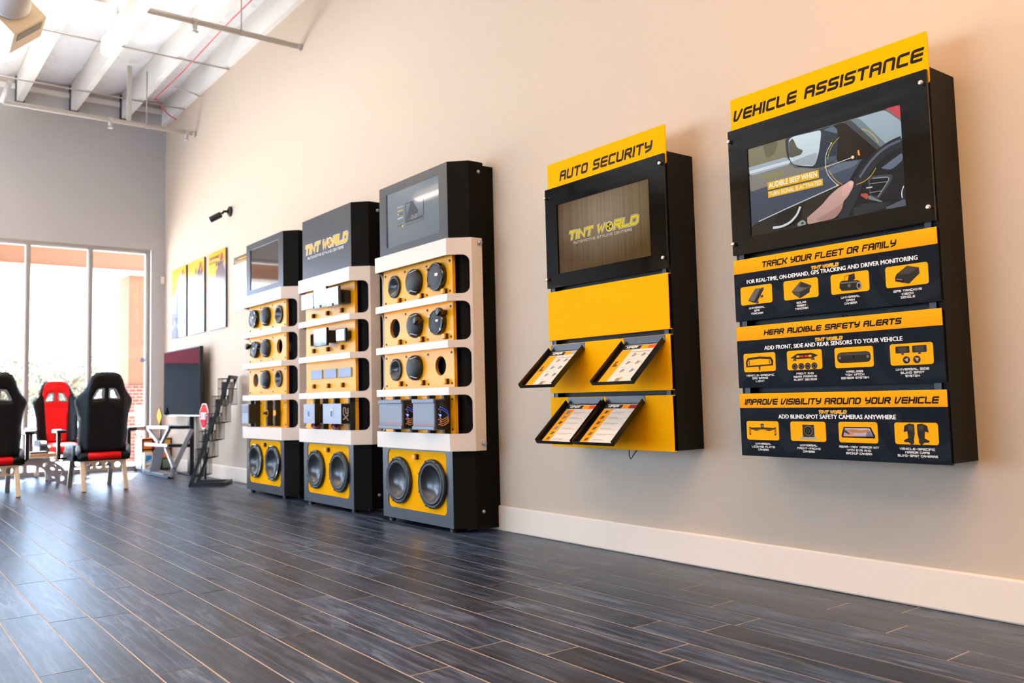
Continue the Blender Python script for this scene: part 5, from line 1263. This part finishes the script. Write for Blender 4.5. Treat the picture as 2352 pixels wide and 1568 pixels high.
def patio_chair(label, loc, rz):
    t = thing('patio_chair', label, 'chair', loc, rz, 'white patio chairs outside the window'); W = mat('patio_white', 'e9e6e2', .5)
    for sx in (-1, 1):
        MB().tube([(sx*.22, -.22, 0), (sx*.22, -.20, .44), (sx*.22, .20, .44), (sx*.20, .27, .82)], .014, 8).build('side_frame', W, t)
        MB().tube([(sx*.22, .24, 0), (sx*.22, .17, .44)], .014, 8).build('leg', W, t)
    s = MB()
    for i in range(7): s.box(-.22, .22, -.20+.06*i, -.155+.06*i, .44, .455)
    s.build('seat', W, t)
    s = MB()
    for i in range(6): x = -.17+.068*i; s.bar((x, .205, .46), (x*.93, .272, .82), .03, .010)
    s.box(-.205, .205, .255, .285, .80, .835).build('backrest', W, t)
patio_chair('white patio chair outside the rightmost pane, close to the brick plinth', (3.45, 12.2, -.03), 2.2)
patio_chair('white patio chair outside, farther left behind the racing chair', (2.45, 12.9, -.03), -.6)
t = thing('patio_table', 'white patio table outside behind the right pane', 'table', (3.10, 12.95, -.03)); W = MATS['patio_white']
MB().lathe([(0, .70), (.27, .70), (.27, .73), (0, .73)], (0, 0, 0), (0, 0, 1), 32).build('table_top', W, t); MB().tube([(0, 0, 0), (0, 0, .70)], .03, 10).build('pedestal', W, t); MB().lathe([(0, 0), (.22, 0), (.2, .02), (0, .03)], (0, 0, 0), (0, 0, 1), 24).build('base', W, t)
BARK = mat('bark', '6b5a48', .9); LEAFS = [mat('leaf_olive', '48462a', .8), mat('leaf_green', '3a4024', .8), mat('leaf_dry', '5e5234', .8)]
def tree(x, y, h, r, seed, label, dens_=1400, bare=False):
    R = random.Random(seed); t = thing('tree', label, 'tree', (x, y, -.03), 0, 'trees and shrubs beyond the window')
    tr = MB().tube([(0, 0, 0), (R.uniform(-.1, .1), 0, h*.3), (R.uniform(-.2, .2), .1, h*.6), (R.uniform(-.3, .3), 0, h*.9)], [.12, .09, .06, .02], 8); tips = []
    for k in range(16):
        a = R.uniform(0, 2*PI); z = h*R.uniform(.25, .7); L = r*R.uniform(.6, 1.1); p = [(0, 0, z), (L*.5*math.cos(a), L*.5*math.sin(a), z+L*.35), (L*math.cos(a), L*math.sin(a), min(h, z+L*.75))]
        tr.tube(p, [.045, .025, .008], 6); tips += [p[1], p[2]]
    tr.build('trunk', BARK, t)
    lv = MB()
    for k in range(dens_):
        c = R.choice(tips); s = r*(.22 if bare else .34); p = Vector((c[0]+R.gauss(0, s), c[1]+R.gauss(0, s), max(.1, c[2]+R.gauss(0, s*.8))))
        d = Vector((R.gauss(0, 1), R.gauss(0, 1), R.gauss(0, 1))).normalized(); e = d.orthogonal().normalized(); q = R.uniform(.05, .11)
        lv.add([p-d*q, p+e*q*.5, p+d*q, p-e*q*.5], [(0, 1, 2, 3)], R.choice((0, 0, 1, 2)))
    lv.build('foliage', LEAFS, t, recalc=False)
tree(3.0, 26, 1.9, 1.0, 1, 'bushy tree seen through the leftmost pane')
tree(5.4, 29, 2.3, 1.0, 2, 'sparse tree with bare branches seen through the middle pane', 700, True)
tree(5.1, 36, 1.9, 1.3, 5, 'tree far behind, between the bushy tree and the sparse tree', 900)
tree(8.2, 41, 2.1, 1.5, 3, 'broad olive tree behind the sparse tree, to its right')
